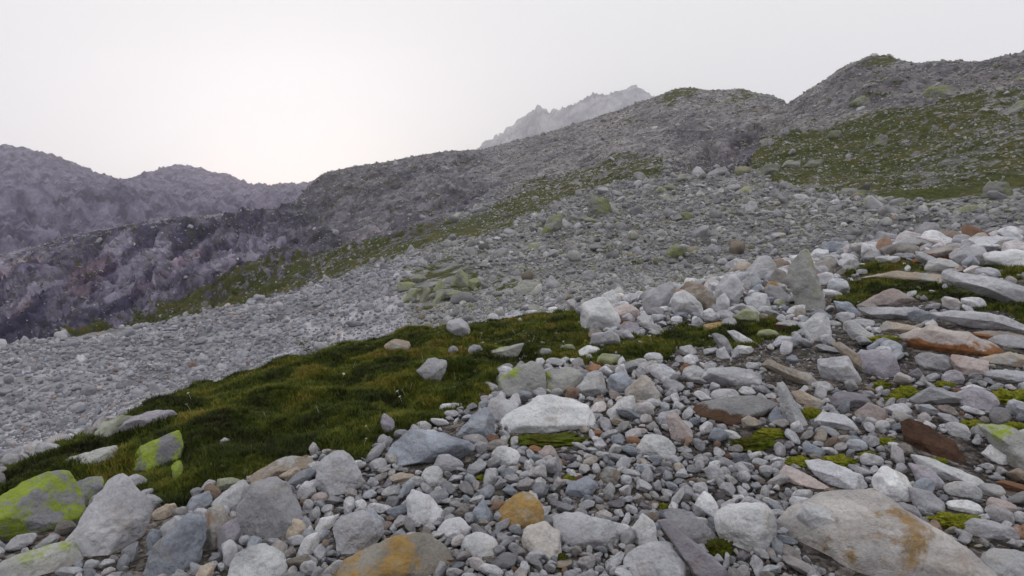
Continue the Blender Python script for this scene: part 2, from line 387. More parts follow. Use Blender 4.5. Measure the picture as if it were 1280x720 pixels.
GRASS = [  # polygon, r range, strength, softness
 ([(-40,650),(0,598),(60,575),(130,540),(200,503),(300,468),(400,440),(480,420),(560,405),(640,394),(725,392),(740,425),(800,422),(860,408),(960,398),(1000,412),(950,432),(860,436),(790,458),(700,452),(620,468),(612,500),(545,520),(480,555),(440,580),(400,562),(310,590),(250,610),(215,640),(160,600),(100,612),(0,640)], 6, 25, 1.0, 6),
 ([(1040,378),(1060,350),(1150,345),(1230,368),(1300,388),(1300,402),(1200,384),(1130,368),(1060,388)], 8, 34, 0.9, 5),
 ([(1050,338),(1070,326),(1150,326),(1160,340),(1060,346)], 8, 34, 0.9, 4),
 ([(1225,332),(1300,338),(1300,352),(1220,346)], 8, 34, 0.9, 4),
 ([(900,330),(850,350),(835,362),(870,356),(915,340)], 20, 60, 0.55, 5),
 ([(0,448),(60,432),(150,398),(250,362),(350,328),(430,305),(520,285),(640,262),(650,285),(560,302),(505,322),(460,336),(400,356),(330,388),(240,404),(150,424),(70,440)], 118, 330, 0.70, 9),
 ([(600,262),(660,235),(700,214),(760,196),(835,190),(832,216),(770,236),(700,258),(640,280)], 90, 330, 0.70, 12),
 ([(930,196),(1000,166),(1060,150),(1130,130),(1200,112),(1300,105),(1300,238),(1220,252),(1150,252),(1090,242),(1000,236),(950,216)], 70, 300, 0.86, 9),
 ([(820,130),(835,110),(872,110),(868,124)], 200, 400, 0.7, 4),
 ([(905,118),(945,112),(950,120),(915,124)], 200, 400, 0.6, 4),
 ([(1075,86),(1090,70),(1140,72),(1120,82)], 180, 400, 0.6, 4),
 ([(370,425),(420,420),(448,428),(420,440),(380,440)], 25, 110, 0.9, 4),
 ([(500,350),(560,325),(600,335),(600,362),(540,385),(495,385)], 30, 130, 0.62, 6),
 ([(690,300),(760,270),(800,290),(760,320),(700,320)], 30, 140, 0.35, 10),
 ([(620,350),(680,340),(680,365),(620,370)], 30, 120, 0.45, 8),
]
wu = fbm(X * 0.05 + 3, Y * 0.05, 0 * X, 3); wv = fbm(X * 0.05 + 3, Y * 0.05, 0 * X + 9.5, 3)
nu = perlin(AZ * 40, lnr[None, :] * 30, 0 * X + 2); nv = perlin(AZ * 40, lnr[None, :] * 30, 0 * X + 8)
Um, Vm = Uq + nu * 14 + wu * 8, Vq + nv * 9
GM = np.zeros_like(R)
RSKY = np.interp(az, pix_az(np.array([q[0] for q in SKYLINE]), np.array([q[1] for q in SKYLINE])), [q[2] for q in SKYLINE])[:, None]
for P, r0, r1, s, soft in GRASS:
    GM = np.maximum(GM, s * poly_mask(P, Um, Vm, soft) * (R > r0) * (R < r1))
GM = GM * np.where(R > 60, 1 + 0.75 * fbm(X * 0.035, Y * 0.035, 0 * X + 1.5, 4), 1)
TALUS_SPECK = 0.36 * sstep(28, 60, R) * sstep(330, 420, Uq) * (1 - sstep(330, 420, R))
GM = np.maximum(GM, TALUS_SPECK * (0.45 + 1.9 * fbm(X * 0.05, Y * 0.05, 0 * X + 4, 5)))
GM = np.maximum(GM, 0.30 * sstep(240, 330, R) * (Uq < 620))
# zones: moraine gravel at the left, talus at the right, craggy slope beyond
WAVE = poly_mask([(-400,640),(0,598),(60,576),(130,540),(200,503),(300,468),(400,440),(480,420),(515,410),(505,380),(500,350),(535,322),(480,318),(440,335),(380,362),(300,385),(200,405),(100,428),(-400,470)], Um, Vm, 6) * sstep(18, 22, R) * (1 - sstep(118, 128, R))
CRAG = sstep(150, 190, R) * (1 - sstep(560, 700, Uq))
def col3(c): return np.array(c, float)[None, None, :]
tint = np.ones(R.shape + (1,)) * col3((0.075, 0.066, 0.060))
tal = sstep(22, 30, R)[..., None]
tint = tint * (1 - tal) + tal * col3((0.24, 0.235, 0.24))
hill = (sstep(140, 170, R) * sstep(560, 700, Uq))[..., None]
tint = tint * (1 - hill) + hill * col3((0.235, 0.222, 0.232))
tint = tint * (1 - WAVE[..., None]) + WAVE[..., None] * col3((0.33, 0.325, 0.355))
dk = fbm(X * 0.012, Y * 0.012, Zg * 0.02, 4)[..., None]
al = (Uq * 0.80 - Vq * 0.59) / 100.0; ac = (Uq * 0.59 + Vq * 0.80) / 100.0
bands = fbm(al * 0.8 + wu * 1.5, ac * 7.5 + wu * 2, R * 0.003, 6, 0.62); red = fbm(al * 0.8 + 30, ac * 2.2, R * 0.004, 4, 0.55)
bt = sstep(-0.22, 0.24, bands + 0.35 * dk[..., 0])[..., None]; rt = (sstep(0.16, 0.30, red) * (1 - sstep(250, 380, Uq)))[..., None]
cr = col3((0.058, 0.050, 0.098)) * (1 - bt) + bt * col3((0.25, 0.23, 0.30))
cr = cr * (1 - 0.35 * rt) + 0.35 * rt * cr * col3((1.5, 0.95, 0.80))
softc = sstep(330, 430, Uq)[..., None]; cr = cr * (1 - 0.6 * softc) + 0.6 * softc * col3((0.175, 0.17, 0.175))
tint = tint * (1 - CRAG[..., None]) + CRAG[..., None] * cr
gul = (poly_mask([(850,205),(880,180),(930,155),(985,150),(960,175),(935,200),(905,215),(870,213)], Um, Vm, 5) * (R > 110) * (R < 300))
tint = tint * (1 - 0.8 * gul[..., None]) + 0.8 * gul[..., None] * col3((0.105, 0.092, 0.125))
# relief
amp_near = 0.10 * sstep(3.5, 6, R)
D = amp_near * fbm(X * 0.55, Y * 0.55, 0 * X, 4) * (1 - sstep(40, 80, R)) * 1.6
D += sstep(24, 60, R) * (1 - sstep(150, 220, R)) * (3.2 * fbm(X * 0.05, Y * 0.05, 0 * X + 2, 5) + 0.5 * fbm(X * 0.35, Y * 0.35, 0 * X, 3))
D += GM * sstep(6, 9, R) * (1 - sstep(30, 60, R)) * 0.50 * fbm(X * 0.8, Y * 0.8, 0 * X + 7, 4)
# crags: beds dipping to the lower left in the left slope, blocky relief on the right hill
crag = fbm(al * 0.55 + wu, ac * 4.6 + wu * 1.5, R * 0.002, 6, 0.6, ridged=True)
crag2 = fbm(X * 0.02, Y * 0.02, Zg * 0.03, 6, 0.58)
cm = (CRAG > 0.5) & (R < 480)
D += CRAG * (20 * (crag - crag[cm].mean()) + 12 * crag2) * sstep(150, 260, R) * (1 - 0.85 * sstep(0.86, 0.99, R / RSKY)) * (1 - 0.45 * sstep(330, 430, Uq))
blk = fbm(X * 0.03 + 7, Y * 0.03, Zg * 0.06, 7, 0.6); rid = fbm(X * 0.022, Y * 0.022 + 5, Zg * 0.05, 6, 0.55, ridged=True)
D += sstep(120, 180, R) * sstep(560, 700, Uq) * (9.0 * blk + 6.0 * (rid - rid.mean())) * (1 - 0.6 * GM * (GM > 0.5)) * (1 - 0.72 * sstep(215, 290, R))
D += gul * (9 * (fbm(ac * 6, al * 1.2, 0 * X, 4, 0.55, ridged=True) - 0.2) - 6.0)
Zt = Zg + D
TAN_T = Zt / R
# mesh
na, nr = R.shape
V = np.stack([X, Y, Zt], -1).reshape(-1, 3)
ii = np.arange(na - 1)[:, None] * nr + np.arange(nr - 1)[None, :]
Fq = np.stack([ii, ii + nr, ii + nr + 1, ii + 1], -1).reshape(-1, 4)[:, ::-1]
c = len(V)
V = np.vstack([V, [[0, 0, float(Zt[:, 0].mean())]]])
me = mesh_np('ground', V, Fq)
def vattr(me, name, typ, arr):
    a = me.attributes.new(name, typ, 'POINT')
    if typ == 'FLOAT': a.data.foreach_set('value', np.ascontiguousarray(arr, np.float32).ravel())
    else: a.data.foreach_set('color', np.ascontiguousarray(arr, np.float32).ravel())
vattr(me, 'grass', 'FLOAT', np.append(GM.ravel(), 0))
vattr(me, 'far', 'FLOAT', np.append(sstep(22, 70, R).ravel(), 0))
tc = np.concatenate([np.clip(tint, 0.02, 0.8), np.ones(R.shape + (1,))], -1).reshape(-1, 4)
vattr(me, 'tint', 'FLOAT_COLOR', np.vstack([tc, tc[:1]]))
ground = add_obj('ground', me, MAT_GROUND); tag(ground, kind='structure')
ground['label'] = 'mountain ground of soil, gravel, grass and bare rock slopes'

def far_sheet(name, lines, a0, a1, da, lr, amps, mat, seed, label):
    az_ = np.radians(np.arange(a0, a1, da)); lr = np.asarray(lr)
    T = loft(lines, az_, lr)
    r = np.exp(lr)[None, :] * np.ones((len(az_), 1)); a = az_[:, None] * np.ones_like(r)
    z = T * r; x, y = r * np.sin(a), r * np.cos(a)
    k = amps[1]
    z = z + amps[0] * (fbm(x * k, y * k, z * k * 1.5 + seed, 6, 0.58, ridged=True) - 0.15) + amps[0] * 0.7 * fbm(x * k * 2, y * k * 2, z * k * 2 + seed, 5, 0.6)
    z = z + amps[0] * 0.6 * (fbm(a * 130 + seed, z * 0.012, r * 0.002, 4, 0.6, ridged=True) - 0.15)     # gullies down the faces
    n1, n2 = r.shape
    i_ = np.arange(n1 - 1)[:, None] * n2 + np.arange(n2 - 1)[None, :]
    Q = np.stack([i_, i_ + n2, i_ + n2 + 1, i_ + 1], -1).reshape(-1, 4)[:, ::-1]
    o = add_obj(name, mesh_np(name, np.stack([x, y, z], -1).reshape(-1, 3), Q), mat)
    tag(o, label, kind='structure'); return o
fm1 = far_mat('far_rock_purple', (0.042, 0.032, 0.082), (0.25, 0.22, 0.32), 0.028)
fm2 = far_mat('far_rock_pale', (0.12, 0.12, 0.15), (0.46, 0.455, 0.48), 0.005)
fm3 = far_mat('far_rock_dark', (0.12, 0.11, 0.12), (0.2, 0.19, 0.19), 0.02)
ridge = far_sheet('distant_ridge', [
 ([(-400,380,700),(700,360,700)], 0),
 ([(-400,300,1050),(0,296,1050),(200,290,1050),(700,285,1050)], 3),
 ([(-400,284,1200),(0,283,1200),(100,278,1200),(180,275,1200),(280,270,1200),(340,262,1200),(420,255,1200),(700,250,1200)], 3),
 ([(-400,236,1290),(0,238,1290),(60,241,1290),(120,239,1290),(160,239,1290),(185,250,1290),(240,254,1290),(280,257,1290),(340,250,1290),(400,246,1290),(700,244,1290)], 1),
 ([(-400,230,1600),(0,231,1600),(120,234,1600),(160,233,1600),(240,244,1600),(300,246,1600),(400,240,1600),(700,238,1600)], 2),
 ([(-400,170,2300),(-100,182,2300),(0,184,2300),(20,185,2300),(60,195,2300),(100,210,2300),(150,229,2300),(165,226,2300),(200,213,2300),(230,208,2300),(255,214,2300),(275,221,2300),(285,221,2300),(310,231,2300),(340,234,2300),(380,231,2300),(450,230,2300),(700,235,2300)], 0.8),
 ([(-400,260,3000),(700,290,3000)], 0),
], -60, 4, 0.14, np.concatenate([rows(700, 1150, 0.012), rows(1150, 1330, 0.0022), rows(1330, 2350, 0.006), rows(2350, 3000, 0.03)]), (30, 0.013), fm1, 3.3, 'purple grey distant ridge with two rounded tops beyond the valley')
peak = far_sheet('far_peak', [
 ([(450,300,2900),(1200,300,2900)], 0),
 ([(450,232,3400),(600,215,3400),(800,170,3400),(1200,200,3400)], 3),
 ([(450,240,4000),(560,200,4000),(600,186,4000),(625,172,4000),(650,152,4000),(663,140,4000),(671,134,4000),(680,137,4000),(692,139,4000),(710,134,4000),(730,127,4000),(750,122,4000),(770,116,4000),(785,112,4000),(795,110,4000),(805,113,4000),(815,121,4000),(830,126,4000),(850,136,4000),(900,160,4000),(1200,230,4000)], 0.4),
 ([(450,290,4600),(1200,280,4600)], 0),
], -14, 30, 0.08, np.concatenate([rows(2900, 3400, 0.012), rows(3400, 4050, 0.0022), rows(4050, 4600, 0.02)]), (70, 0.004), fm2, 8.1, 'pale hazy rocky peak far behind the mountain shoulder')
hill_r = far_sheet('far_hill', [
 ([(1000,200,450),(1600,160,450)], 0),
 ([(1000,150,600),(1180,100,600),(1235,79,600),(1255,73,600),(1280,66,600),(1400,40,600),(1600,20,600)], 1),
 ([(1000,240,800),(1600,200,800)], 0),
], 22, 60, 0.15, rows(450, 800, 0.008), (8, 0.02), fm3, 5.0, 'dark hill shoulder showing above the grassy hill')

# ------------------------------------------------------------------ finding the ground under a pixel or a place
def ground_at(a, r):
    i = np.interp(a, az, np.arange(na)); j = np.interp(np.log(r), lnr, np.arange(nr))
    i0 = np.clip(i.astype(int) if hasattr(i, 'astype') else int(i), 0, na - 2); j0 = np.clip(j.astype(int) if hasattr(j, 'astype') else int(j), 0, nr - 2)
    fi, fj = i - i0, j - j0
    return (Zt[i0, j0]*(1-fi)*(1-fj) + Zt[i0+1, j0]*fi*(1-fj) + Zt[i0, j0+1]*(1-fi)*fj + Zt[i0+1, j0+1]*fi*fj)
RMIN_J = int(np.searchsorted(lnr, math.log(2.2)))
def hit(u, v):
    """first ground point seen along a pixel's ray"""
    a = float(pix_az(u, v)); t = float(pix_tan(a, v))
    i = int(np.clip(round(float(np.interp(a, az, np.arange(na)))), 0, na - 1))
    j = int(np.argmax(TAN_T[i, RMIN_J:] >= t)) + RMIN_J
    if j <= RMIN_J: j = RMIN_J + 1
    t0, t1 = TAN_T[i, j-1], TAN_T[i, j]
    f = 0 if abs(t1 - t0) < 1e-9 else np.clip((t - t0) / (t1 - t0), 0, 1)
    r = math.exp(lnr[j-1] + f * (lnr[j] - lnr[j-1]))
    return Vector((r * math.sin(a), r * math.cos(a), r * t))
# how much of each grid cell the camera sees: running maximum of the elevation along each azimuth
RUNMAX = np.maximum.accumulate(np.where(R > 2.2, TAN_T, -9), axis=1)
# ------------------------------------------------------------------ rocks
def icosphere(sub):
    t = (1 + 5**0.5) / 2
    V = [(-1,t,0),(1,t,0),(-1,-t,0),(1,-t,0),(0,-1,t),(0,1,t),(0,-1,-t),(0,1,-t),(t,0,-1),(t,0,1),(-t,0,-1),(-t,0,1)]
    Fc = [(0,11,5),(0,5,1),(0,1,7),(0,7,10),(0,10,11),(1,5,9),(5,11,4),(11,10,2),(10,7,6),(7,1,8),(3,9,4),(3,4,2),(3,2,6),(3,6,8),(3,8,9),(4,9,5),(2,4,11),(6,2,10),(8,6,7),(9,8,1)]
    V = [np.array(v, float) / np.linalg.norm(v) for v in V]
    for _ in range(sub):
        cache = {}; nf = []
        def mid(a, b):
            k = (a, b) if a < b else (b, a)
            if k not in cache:
                m = V[a] + V[b]; V.append(m / np.linalg.norm(m)); cache[k] = len(V) - 1
            return cache[k]
        for a, b, c_ in Fc:
            x, y, z = mid(a, b), mid(b, c_), mid(c_, a)
            nf += [(a, x, z), (b, y, x), (c_, z, y), (x, y, z)]
        Fc = nf
    return np.array(V), np.array(Fc)
ICO = {s: icosphere(s) for s in (1, 2, 3, 4, 5)}

def rock_verts(poly, thick, seed, sub=4, p=14.0, rough=1.0, facets=7):
    """a boulder with the given outline (x right, y up, metres) and real thickness: facets meet along worn edges"""
    rg = np.random.default_rng(seed)
    P = np.array(poly, float)
    if np.sum(P[:, 0] * np.roll(P[:, 1], -1) - P[:, 1] * np.roll(P[:, 0], -1)) < 0: P = P[::-1]
    c0 = (P.max(0) + P.min(0)) / 2 * 0.5 + P.mean(0) * 0.5
    Q = P - c0
    w, h = np.ptp(Q[:, 0]), np.ptp(Q[:, 1])
    pl = []
    for a, b in zip(Q, np.roll(Q, -1, 0)):
        e = b - a; L = np.hypot(*e)
        if L < 1e-6: continue
        n = np.array([e[1], -e[0]]) / L; d = max(float(n @ a), 0.06 * min(w, h))
        bf, bb = math.radians(rg.uniform(12, 48)), math.radians(rg.uniform(10, 40))
        pl.append((n[0]*math.cos(bf), n[1]*math.cos(bf), -math.sin(bf), d*math.cos(bf)))
        pl.append((n[0]*math.cos(bb), n[1]*math.cos(bb), math.sin(bb), d*math.cos(bb)))
    pl.append((0, 0, -1, thick * 0.5)); pl.append((0, 0, 1, thick * 0.5))
    A = np.array(pl)
    def rad(Dr, A):
        s = np.maximum(Dr @ A[:, :3].T, 0) / A[:, 3][None, :]
        m_ = s.max(1); return 1 / (m_ * ((s / m_[:, None])**p).sum(1)**(1 / p))
    ext = []
    for k in range(facets):
        n = rg.normal(size=3); n[2] = -abs(n[2]) - 0.75 if k % 4 else abs(n[2]) + 0.5; n[1] += 0.35
        n = n / np.array([w, h, thick]); n /= np.linalg.norm(n)
        Dr = ICO[2][0] * np.array([w, h, thick]); Dr /= np.linalg.norm(Dr, axis=1)[:, None]
        sup = float((Dr * rad(Dr, A)[:, None] @ n).max())
        ext.append((*n, sup * rg.uniform(0.55, 0.86)))
    A = np.vstack([A, ext]) if ext else A
    Dr = ICO[sub][0] * np.array([w, h, max(thick, 0.3 * max(w, h))]); Dr /= np.linalg.norm(Dr, axis=1)[:, None]
    V = Dr * (rad(Dr, A) * (1 + 0.75 / p))[:, None]
    s = (w * h * thick) ** (1 / 3); o = rg.uniform(-50, 50, 3)
    nrm = V / np.linalg.norm(V, axis=1)[:, None]
    q = V / s
    d = 0.055 * fbm(q[:, 0]*1.5 + o[0], q[:, 1]*1.5 + o[1], q[:, 2]*1.5 + o[2], 3) * 1.4
    d += 0.05 * fbm(q[:, 0]*4.5 + o[1], q[:, 1]*4.5 + o[2], q[:, 2]*4.5 + o[0], 3, 0.6)
    if sub >= 4: d += 0.035 * np.minimum(fbm(q[:, 0]*3 + o[2], q[:, 1]*6 + o[0], q[:, 2]*3, 4, 0.6, ridged=True), 0.12)
    V = V + nrm * (d * s * rough)[:, None]
    V[:, 0] += c0[0]; V[:, 1] += c0[1]
    return V

CAMP = Vector((0, 0, 0))
BASES = []          # (azimuth, ln r, angular radius) of placed rocks, so that loose stones pack around them
def ell(cx, cy, w, h, seed, n=8, rot=0.0):
    rg = np.random.default_rng(seed); pts = []
    for k in range(n):
        a = 2 * math.pi * (k + rg.uniform(-0.25, 0.25)) / n; q = rg.uniform(0.92, 1.08)
        pts.append((cx + q * w / 2 * math.cos(a) * 1.04, cy + q * h / 2 * math.sin(a) * 1.04))
    return pts
_seed = [100]
def place(name, mat, pts, label, cat='boulder', group=None, vb=None, th=0.78, p=36.0, rough=1.0, facets=7, sink=0.16, sub=None):
    _seed[0] += 1; sd = _seed[0]
    if len(pts) == 4 and not isinstance(pts[0], tuple): pts = ell(*pts, sd)
    A = np.array(pts, float)
    u0, u1, v0, v1 = A[:, 0].min(), A[:, 0].max(), A[:, 1].min(), A[:, 1].max()
    w, h = u1 - u0, v1 - v0
    G = hit((u0 + u1) / 2, vb if vb else v1 - 0.10 * h)
    ray = (Vector(((u0 + u1) / 2 - 640, F * CP + (360 - (v0 + v1) / 2) * SP, -F * SP + (360 - (v0 + v1) / 2) * CP))).normalized()
    tpx = th * (0.5 * (w + h))
    cosr = F / math.sqrt(F*F + ((u0+u1)/2 - 640)**2 + ((v0+v1)/2 - 360)**2)
    dist = G.length * (1 + 0.30 * tpx / F)
    k = dist * cosr / F                                   # metres per photograph pixel at that distance
    right = Vector((ray.y, -ray.x, 0)).normalized(); up = right.cross(ray).normalized()
    B = A.copy(); low = B[:, 1] > v1 - 0.35 * h
    B[low, 1] += sink * h                                 # the foot stands in the ground
    loc = [((x - (u0 + u1) / 2) * k, ((v0 + v1) / 2 - y) * k) for x, y in B]
    if sub is None: sub = 5 if max(w, h) > 60 else 4 if max(w, h) > 22 else 3
    Vv = rock_verts(loc, tpx * k, sd, sub, p, rough, facets)
    C = ray * dist
    M = np.array([right, up, ray])
    W = Vv @ M + np.array(C)
    base = np.array([C.x, C.y, W[:, 2].min()])
    o = add_obj(name, mesh_np(name, W - base, ICO[sub][1][:, ::-1]), MAT[mat], base)
    tag(o, label, cat, group)
    a = math.atan2(C.x, C.y); r = math.hypot(C.x, C.y)
    BASES.append((a, math.log(r), (0.46 if name != 'flat_rock' else 0.50) * (w + tpx) / 2 / F))
    return o
B = lambda mat, pts, label, **k: place('boulder', mat, pts, label, 'boulder', **k)
S = lambda mat, pts, label, **k: place('flat_rock', mat, pts, label, 'flat rock', **{'p': 38.0, 'th': 0.8, **k})
T = lambda mat, pts, label, **k: place('stone', mat, pts, label, 'stone', **{'p': 20.0, **k})

# --- left corner
S('lichen', [(-10,616),(50,593),(82,597),(97,640),(92,662),(60,668),(-10,680)], 'big slab crusted with yellow-green lichen beside the tall pointed boulder')
S('lichen', [(85,599),(134,594),(130,612),(99,640),(93,625)], 'lichen-covered block across a dark crack from the big lichen slab')
S('lichen_some', [(-10,682),(75,680),(92,700),(90,730),(-10,730)], 'low grey slab with a lichen fringe under the big lichen slab')
B('lichen', [(152,575),(175,556),(228,541),(233,552),(222,580),(178,594),(160,585)], 'flat-topped boulder splashed with lime lichen in the grass behind the pointed boulder')
S('lichen_some', [(72,577),(90,568),(142,563),(146,578),(120,590),(78,588)], 'thin grey stone with pale lichen on the grass edge above the lichen slab')
S('lichen', [(216,580),(226,572),(232,580),(222,602),(216,600)], 'small upright lichen flake hanging under the lime-splashed boulder')
B('lichen_pale', [(105,548),(130,528),(165,518),(168,532),(130,555),(108,556)], 'greenish bedrock knob on the left end of the grass hump', th=1.0)
B('purple', [(152,530),(170,513),(212,514),(218,524),(190,536),(160,540)], 'dark purple rock patch sunk in the grass crest with a lichen dot')
B('pale', [(150,581),(162,588),(199,635),(188,652),(150,712),(118,709),(75,682),(78,668),(110,625)], 'tall pointed pale grey boulder with a brown hollow at its foot', p=44)
B('blue', [(160,730),(195,682),(230,648),(263,632),(265,655),(252,690),(240,730)], 'bluish wedge-shaped boulder leaning beside the pointed boulder', p=44)
B('tan', (205,640,32,20), 'small brown stone wedged behind the bluish wedge boulder')
T('blue', [(182,672),(192,660),(202,668),(200,682),(186,692)], 'small blue-grey stone between the pointed boulder and the wedge boulder')
T('blue', [(228,634),(240,620),(262,616),(266,634),(246,640)], 'blue-grey stone on top of the bluish wedge boulder')
B('orange_spot', [(262,636),(275,633),(286,645),(284,668),(272,692),(254,692),(252,665)], 'upright pale stone with an orange foot right of the wedge boulder')
B('purple', [(272,662),(298,645),(300,668),(292,697),(274,697)], 'narrow purple-grey stone beside the big flat-faced grey boulder')
B('grey', [(300,630),(318,604),(345,598),(365,608),(378,640),(376,660),(352,682),(312,684),(299,672)], 'big flat-faced grey boulder in the lower left rock pile', p=44)
B('white', [(264,625),(285,603),(305,602),(313,612),(303,630),(298,642),(284,642)], 'pale rounded boulder leaning on the big flat-faced boulder')
T('lichen_pale', [(266,610),(274,597),(297,597),(302,604),(270,616)], 'small greenish stone at the grass edge behind the pale rounded boulder')
B('tan', [(310,600),(312,592),(345,575),(376,566),(392,580),(394,592),(370,600),(330,607)], 'long tan boulder at the grass edge above the flat-faced boulder')
T('tan', [(348,593),(368,580),(376,590),(378,602),(364,601)], 'tan angular block lodged against the long tan boulder', vb=606)
B('pale', [(396,582),(402,570),(420,562),(437,566),(442,576),(460,595),(462,608),(440,624),(408,624),(396,600)], 'large rounded pale blue-grey boulder standing at the grass edge')
T('pale', (383,614,24,26), 'grey stone between the flat-faced boulder and the rounded pale boulder')
T('pink', (400,622,20,14), 'small pinkish stone below the rounded pale boulder')
# --- lower edge
B('ochre', [(392,735),(430,694),(480,674),(530,671),(566,695),(578,735)], 'broad ochre-streaked boulder lying at the front of the scree', p=11, th=0.6)
B('ochre', [(620,658),(622,635),(645,615),(665,613),(682,635),(681,655),(655,664),(625,664)], 'golden ochre topped boulder in the middle of the scree', p=13)
B('orange_spot', [(645,662),(680,652),(700,664),(703,690),(682,701),(660,688)], 'white stone with a reddish face in front of the golden boulder')
T('white', [(575,666),(600,660),(625,675),(627,693),(605,699),(578,687)], 'smooth cream white stone left of the reddish-faced stone', p=11)
T('pale', [(545,664),(556,648),(575,647),(590,662),(580,673),(555,676)], 'pale stone with a dark notch beside the cream white stone')
B('grey', [(688,646),(720,636),(762,636),(771,665),(766,686),(730,690),(700,677)], 'wide flat grey boulder right of the golden boulder')
B('pale', [(507,622),(516,611),(540,622),(557,642),(546,657),(515,660)], 'pale tilted boulder with a streaked face above the ochre-streaked boulder')
T('blue', [(590,640),(605,622),(618,642),(620,656),(598,658)], 'dark blue-grey wedge stone left of the golden boulder')
B('pale', [(408,662),(430,646),(455,640),(478,655),(480,670),(450,697),(420,699)], 'flat pale boulder left of the ochre-streaked boulder')
B('white', [(388,668),(400,645),(436,636),(440,644),(412,660),(400,674)], 'white-rimmed rock behind the flat pale boulder')
T('white', [(367,695),(380,672),(398,666),(402,678),(385,700)], 'white oblong stone left of the flat pale boulder')
T('tan', (370,664,26,30), 'tan stone right of the big flat-faced boulder')
B('white', [(270,735),(300,677),(330,682),(352,700),(362,735)], 'whitish boulder in front of the big flat-faced boulder')
T('tan', [(238,730),(252,702),(268,706),(262,730)], 'small tan stone at the foot of the bluish wedge boulder')
B('white', [(892,655),(905,638),(940,624),(960,628),(970,650),(962,690),(945,698),(915,692),(895,670)], 'big smooth egg-shaped pale boulder right of the thin brown slab', p=14)
B('grey', [(825,652),(840,637),(865,640),(892,662),(894,692),(875,692),(850,672)], 'grey boulder partly under the egg-shaped pale boulder')
S('purple', [(820,661),(835,657),(905,703),(928,728),(890,730)], 'thin brownish slab lying slantwise before the egg-shaped boulder', th=0.25, vb=724)
B('pale', [(778,702),(800,685),(835,674),(856,700),(860,735),(778,735)], 'rounded pale lilac boulder left of the thin brown slab', p=14)
T('white', [(788,664),(802,642),(818,652),(825,680),(808,687),(795,682)], 'upright white stone behind the pale lilac boulder')
T('white', [(865,632),(880,614),(900,628),(899,646),(880,648)], 'faceted white stone above the egg-shaped boulder')
B('patched', [(974,735),(968,690),(985,660),(1010,632),(1050,612),(1090,609),(1130,630),(1190,660),(1233,690),(1228,706),(1180,735)], 'huge pale boulder with brown and ochre patches, largest in the scree', p=13, th=0.55)
B('white', [(997,650),(1005,630),(1035,636),(1055,641),(1048,656),(1015,661)], 'rounded white stone leaning on the huge patched boulder', vb=696)
B('pink', [(972,602),(985,580),(1010,592),(1040,600),(1032,614),(990,614)], 'pinkish stone with rust spots behind the huge patched boulder')
B('pale', [(1005,582),(1025,576),(1075,588),(1086,613),(1060,617),(1020,597)], 'pale lilac boulder behind the huge patched boulder')
B('white', [(1092,602),(1105,583),(1130,590),(1140,605),(1142,634),(1110,627),(1095,616)], 'blocky white boulder right behind the huge patched boulder')
T('grey', [(1137,614),(1160,610),(1178,625),(1181,641),(1150,642)], 'smooth grey stone beside the blocky white boulder')
S('white', [(1135,572),(1160,575),(1215,590),(1239,602),(1225,609),(1180,597),(1150,590)], 'long white slab lying below the brown boulder')
T('purple', [(1135,582),(1160,582),(1178,600),(1173,613),(1155,606)], 'purple-grey stone under the long white slab')
T('white', (1204,613,44,22), 'oval white stone below the long white slab', p=11)
T('white', (1206,634,42,18), 'flat white oval stone ringed with moss', p=11)
T('white', (1241,614,30,20), 'white stone under the rusty plank-like slab', p=11)
T('pink', (1250,633,36,22), 'pinkish grey oval stone right of the moss-ringed stone', p=11)
B('pale', (1236,664,62,26), 'pale flat stone near the tip of the huge patched boulder')
B('white', [(1212,735),(1240,686),(1295,676),(1295,735)], 'smooth white boulder right of the huge patched boulder', p=11)
S('rust', [(1240,602),(1295,603),(1295,619),(1255,613)], 'rusty plank-like slab at the right of the scree')
T('rust', [(1262,662),(1295,650),(1295,680),(1265,676)], 'rust-sided stone beyond the flat pale stone')
B('lichen_some', [(1225,536),(1250,531),(1295,545),(1295,595),(1265,577),(1240,556)], 'white boulder with green tinge right of the brown boulder')
B('white', [(1230,571),(1240,558),(1270,565),(1266,583),(1245,581)], 'white block with a brown end below the green-tinged boulder')
# --- centre
B('blue', [(478,571),(490,550),(518,531),(545,540),(602,551),(615,560),(600,569),(560,571),(520,589),(500,589)], 'long blue-grey boulder on the scree edge below the lichen boulder')
S('blue', [(544,537),(590,517),(602,501),(617,520),(619,552),(590,555)], 'blue-grey leaning slab with a green tip behind the long blue-grey boulder')
B('pale', [(606,516),(612,497),(632,495),(650,505),(640,524),(612,527)], 'round pale boulder between the leaning slab and the great white boulder', p=14)
B('white', [(615,532),(630,517),(665,500),(690,487),(720,492),(742,512),(745,531),(712,547),(625,549)], 'great white boulder with a mossy foot in the middle of the slope')
B('lichen_some', [(619,473),(650,456),(678,446),(681,458),(684,482),(660,501),(625,499)], 'lichen-streaked boulder with a peaked top behind the great white boulder')
B('lichen_some', [(678,462),(712,457),(729,468),(720,486),(690,494),(672,491)], 'lichen-tinged low boulder adjoining the peaked lichen boulder')
B('white', [(712,489),(735,468),(752,465),(762,490),(757,500),(740,493)], 'white boulder right of the lichen-tinged boulder')
T('blue', (773,479,33,30), 'strongly blue round stone between two white boulders', p=11)
B('orange_spot', [(780,489),(800,471),(807,469),(826,490),(824,502),(800,507),(785,502)], 'peaked white boulder with an orange spot on its tip')
B('white', [(760,511),(778,495),(792,494),(796,513),(780,519),(765,518)], 'white angular stone below the orange-tipped boulder')
S('pale', [(807,461),(812,451),(840,455),(849,466),(840,478),(826,476)], 'flat pale blue stone on the gravel behind the orange-tipped boulder')
T('white', [(852,471),(855,457),(875,453),(883,465),(870,478),(856,477)], 'round white stone right of the flat pale blue stone')
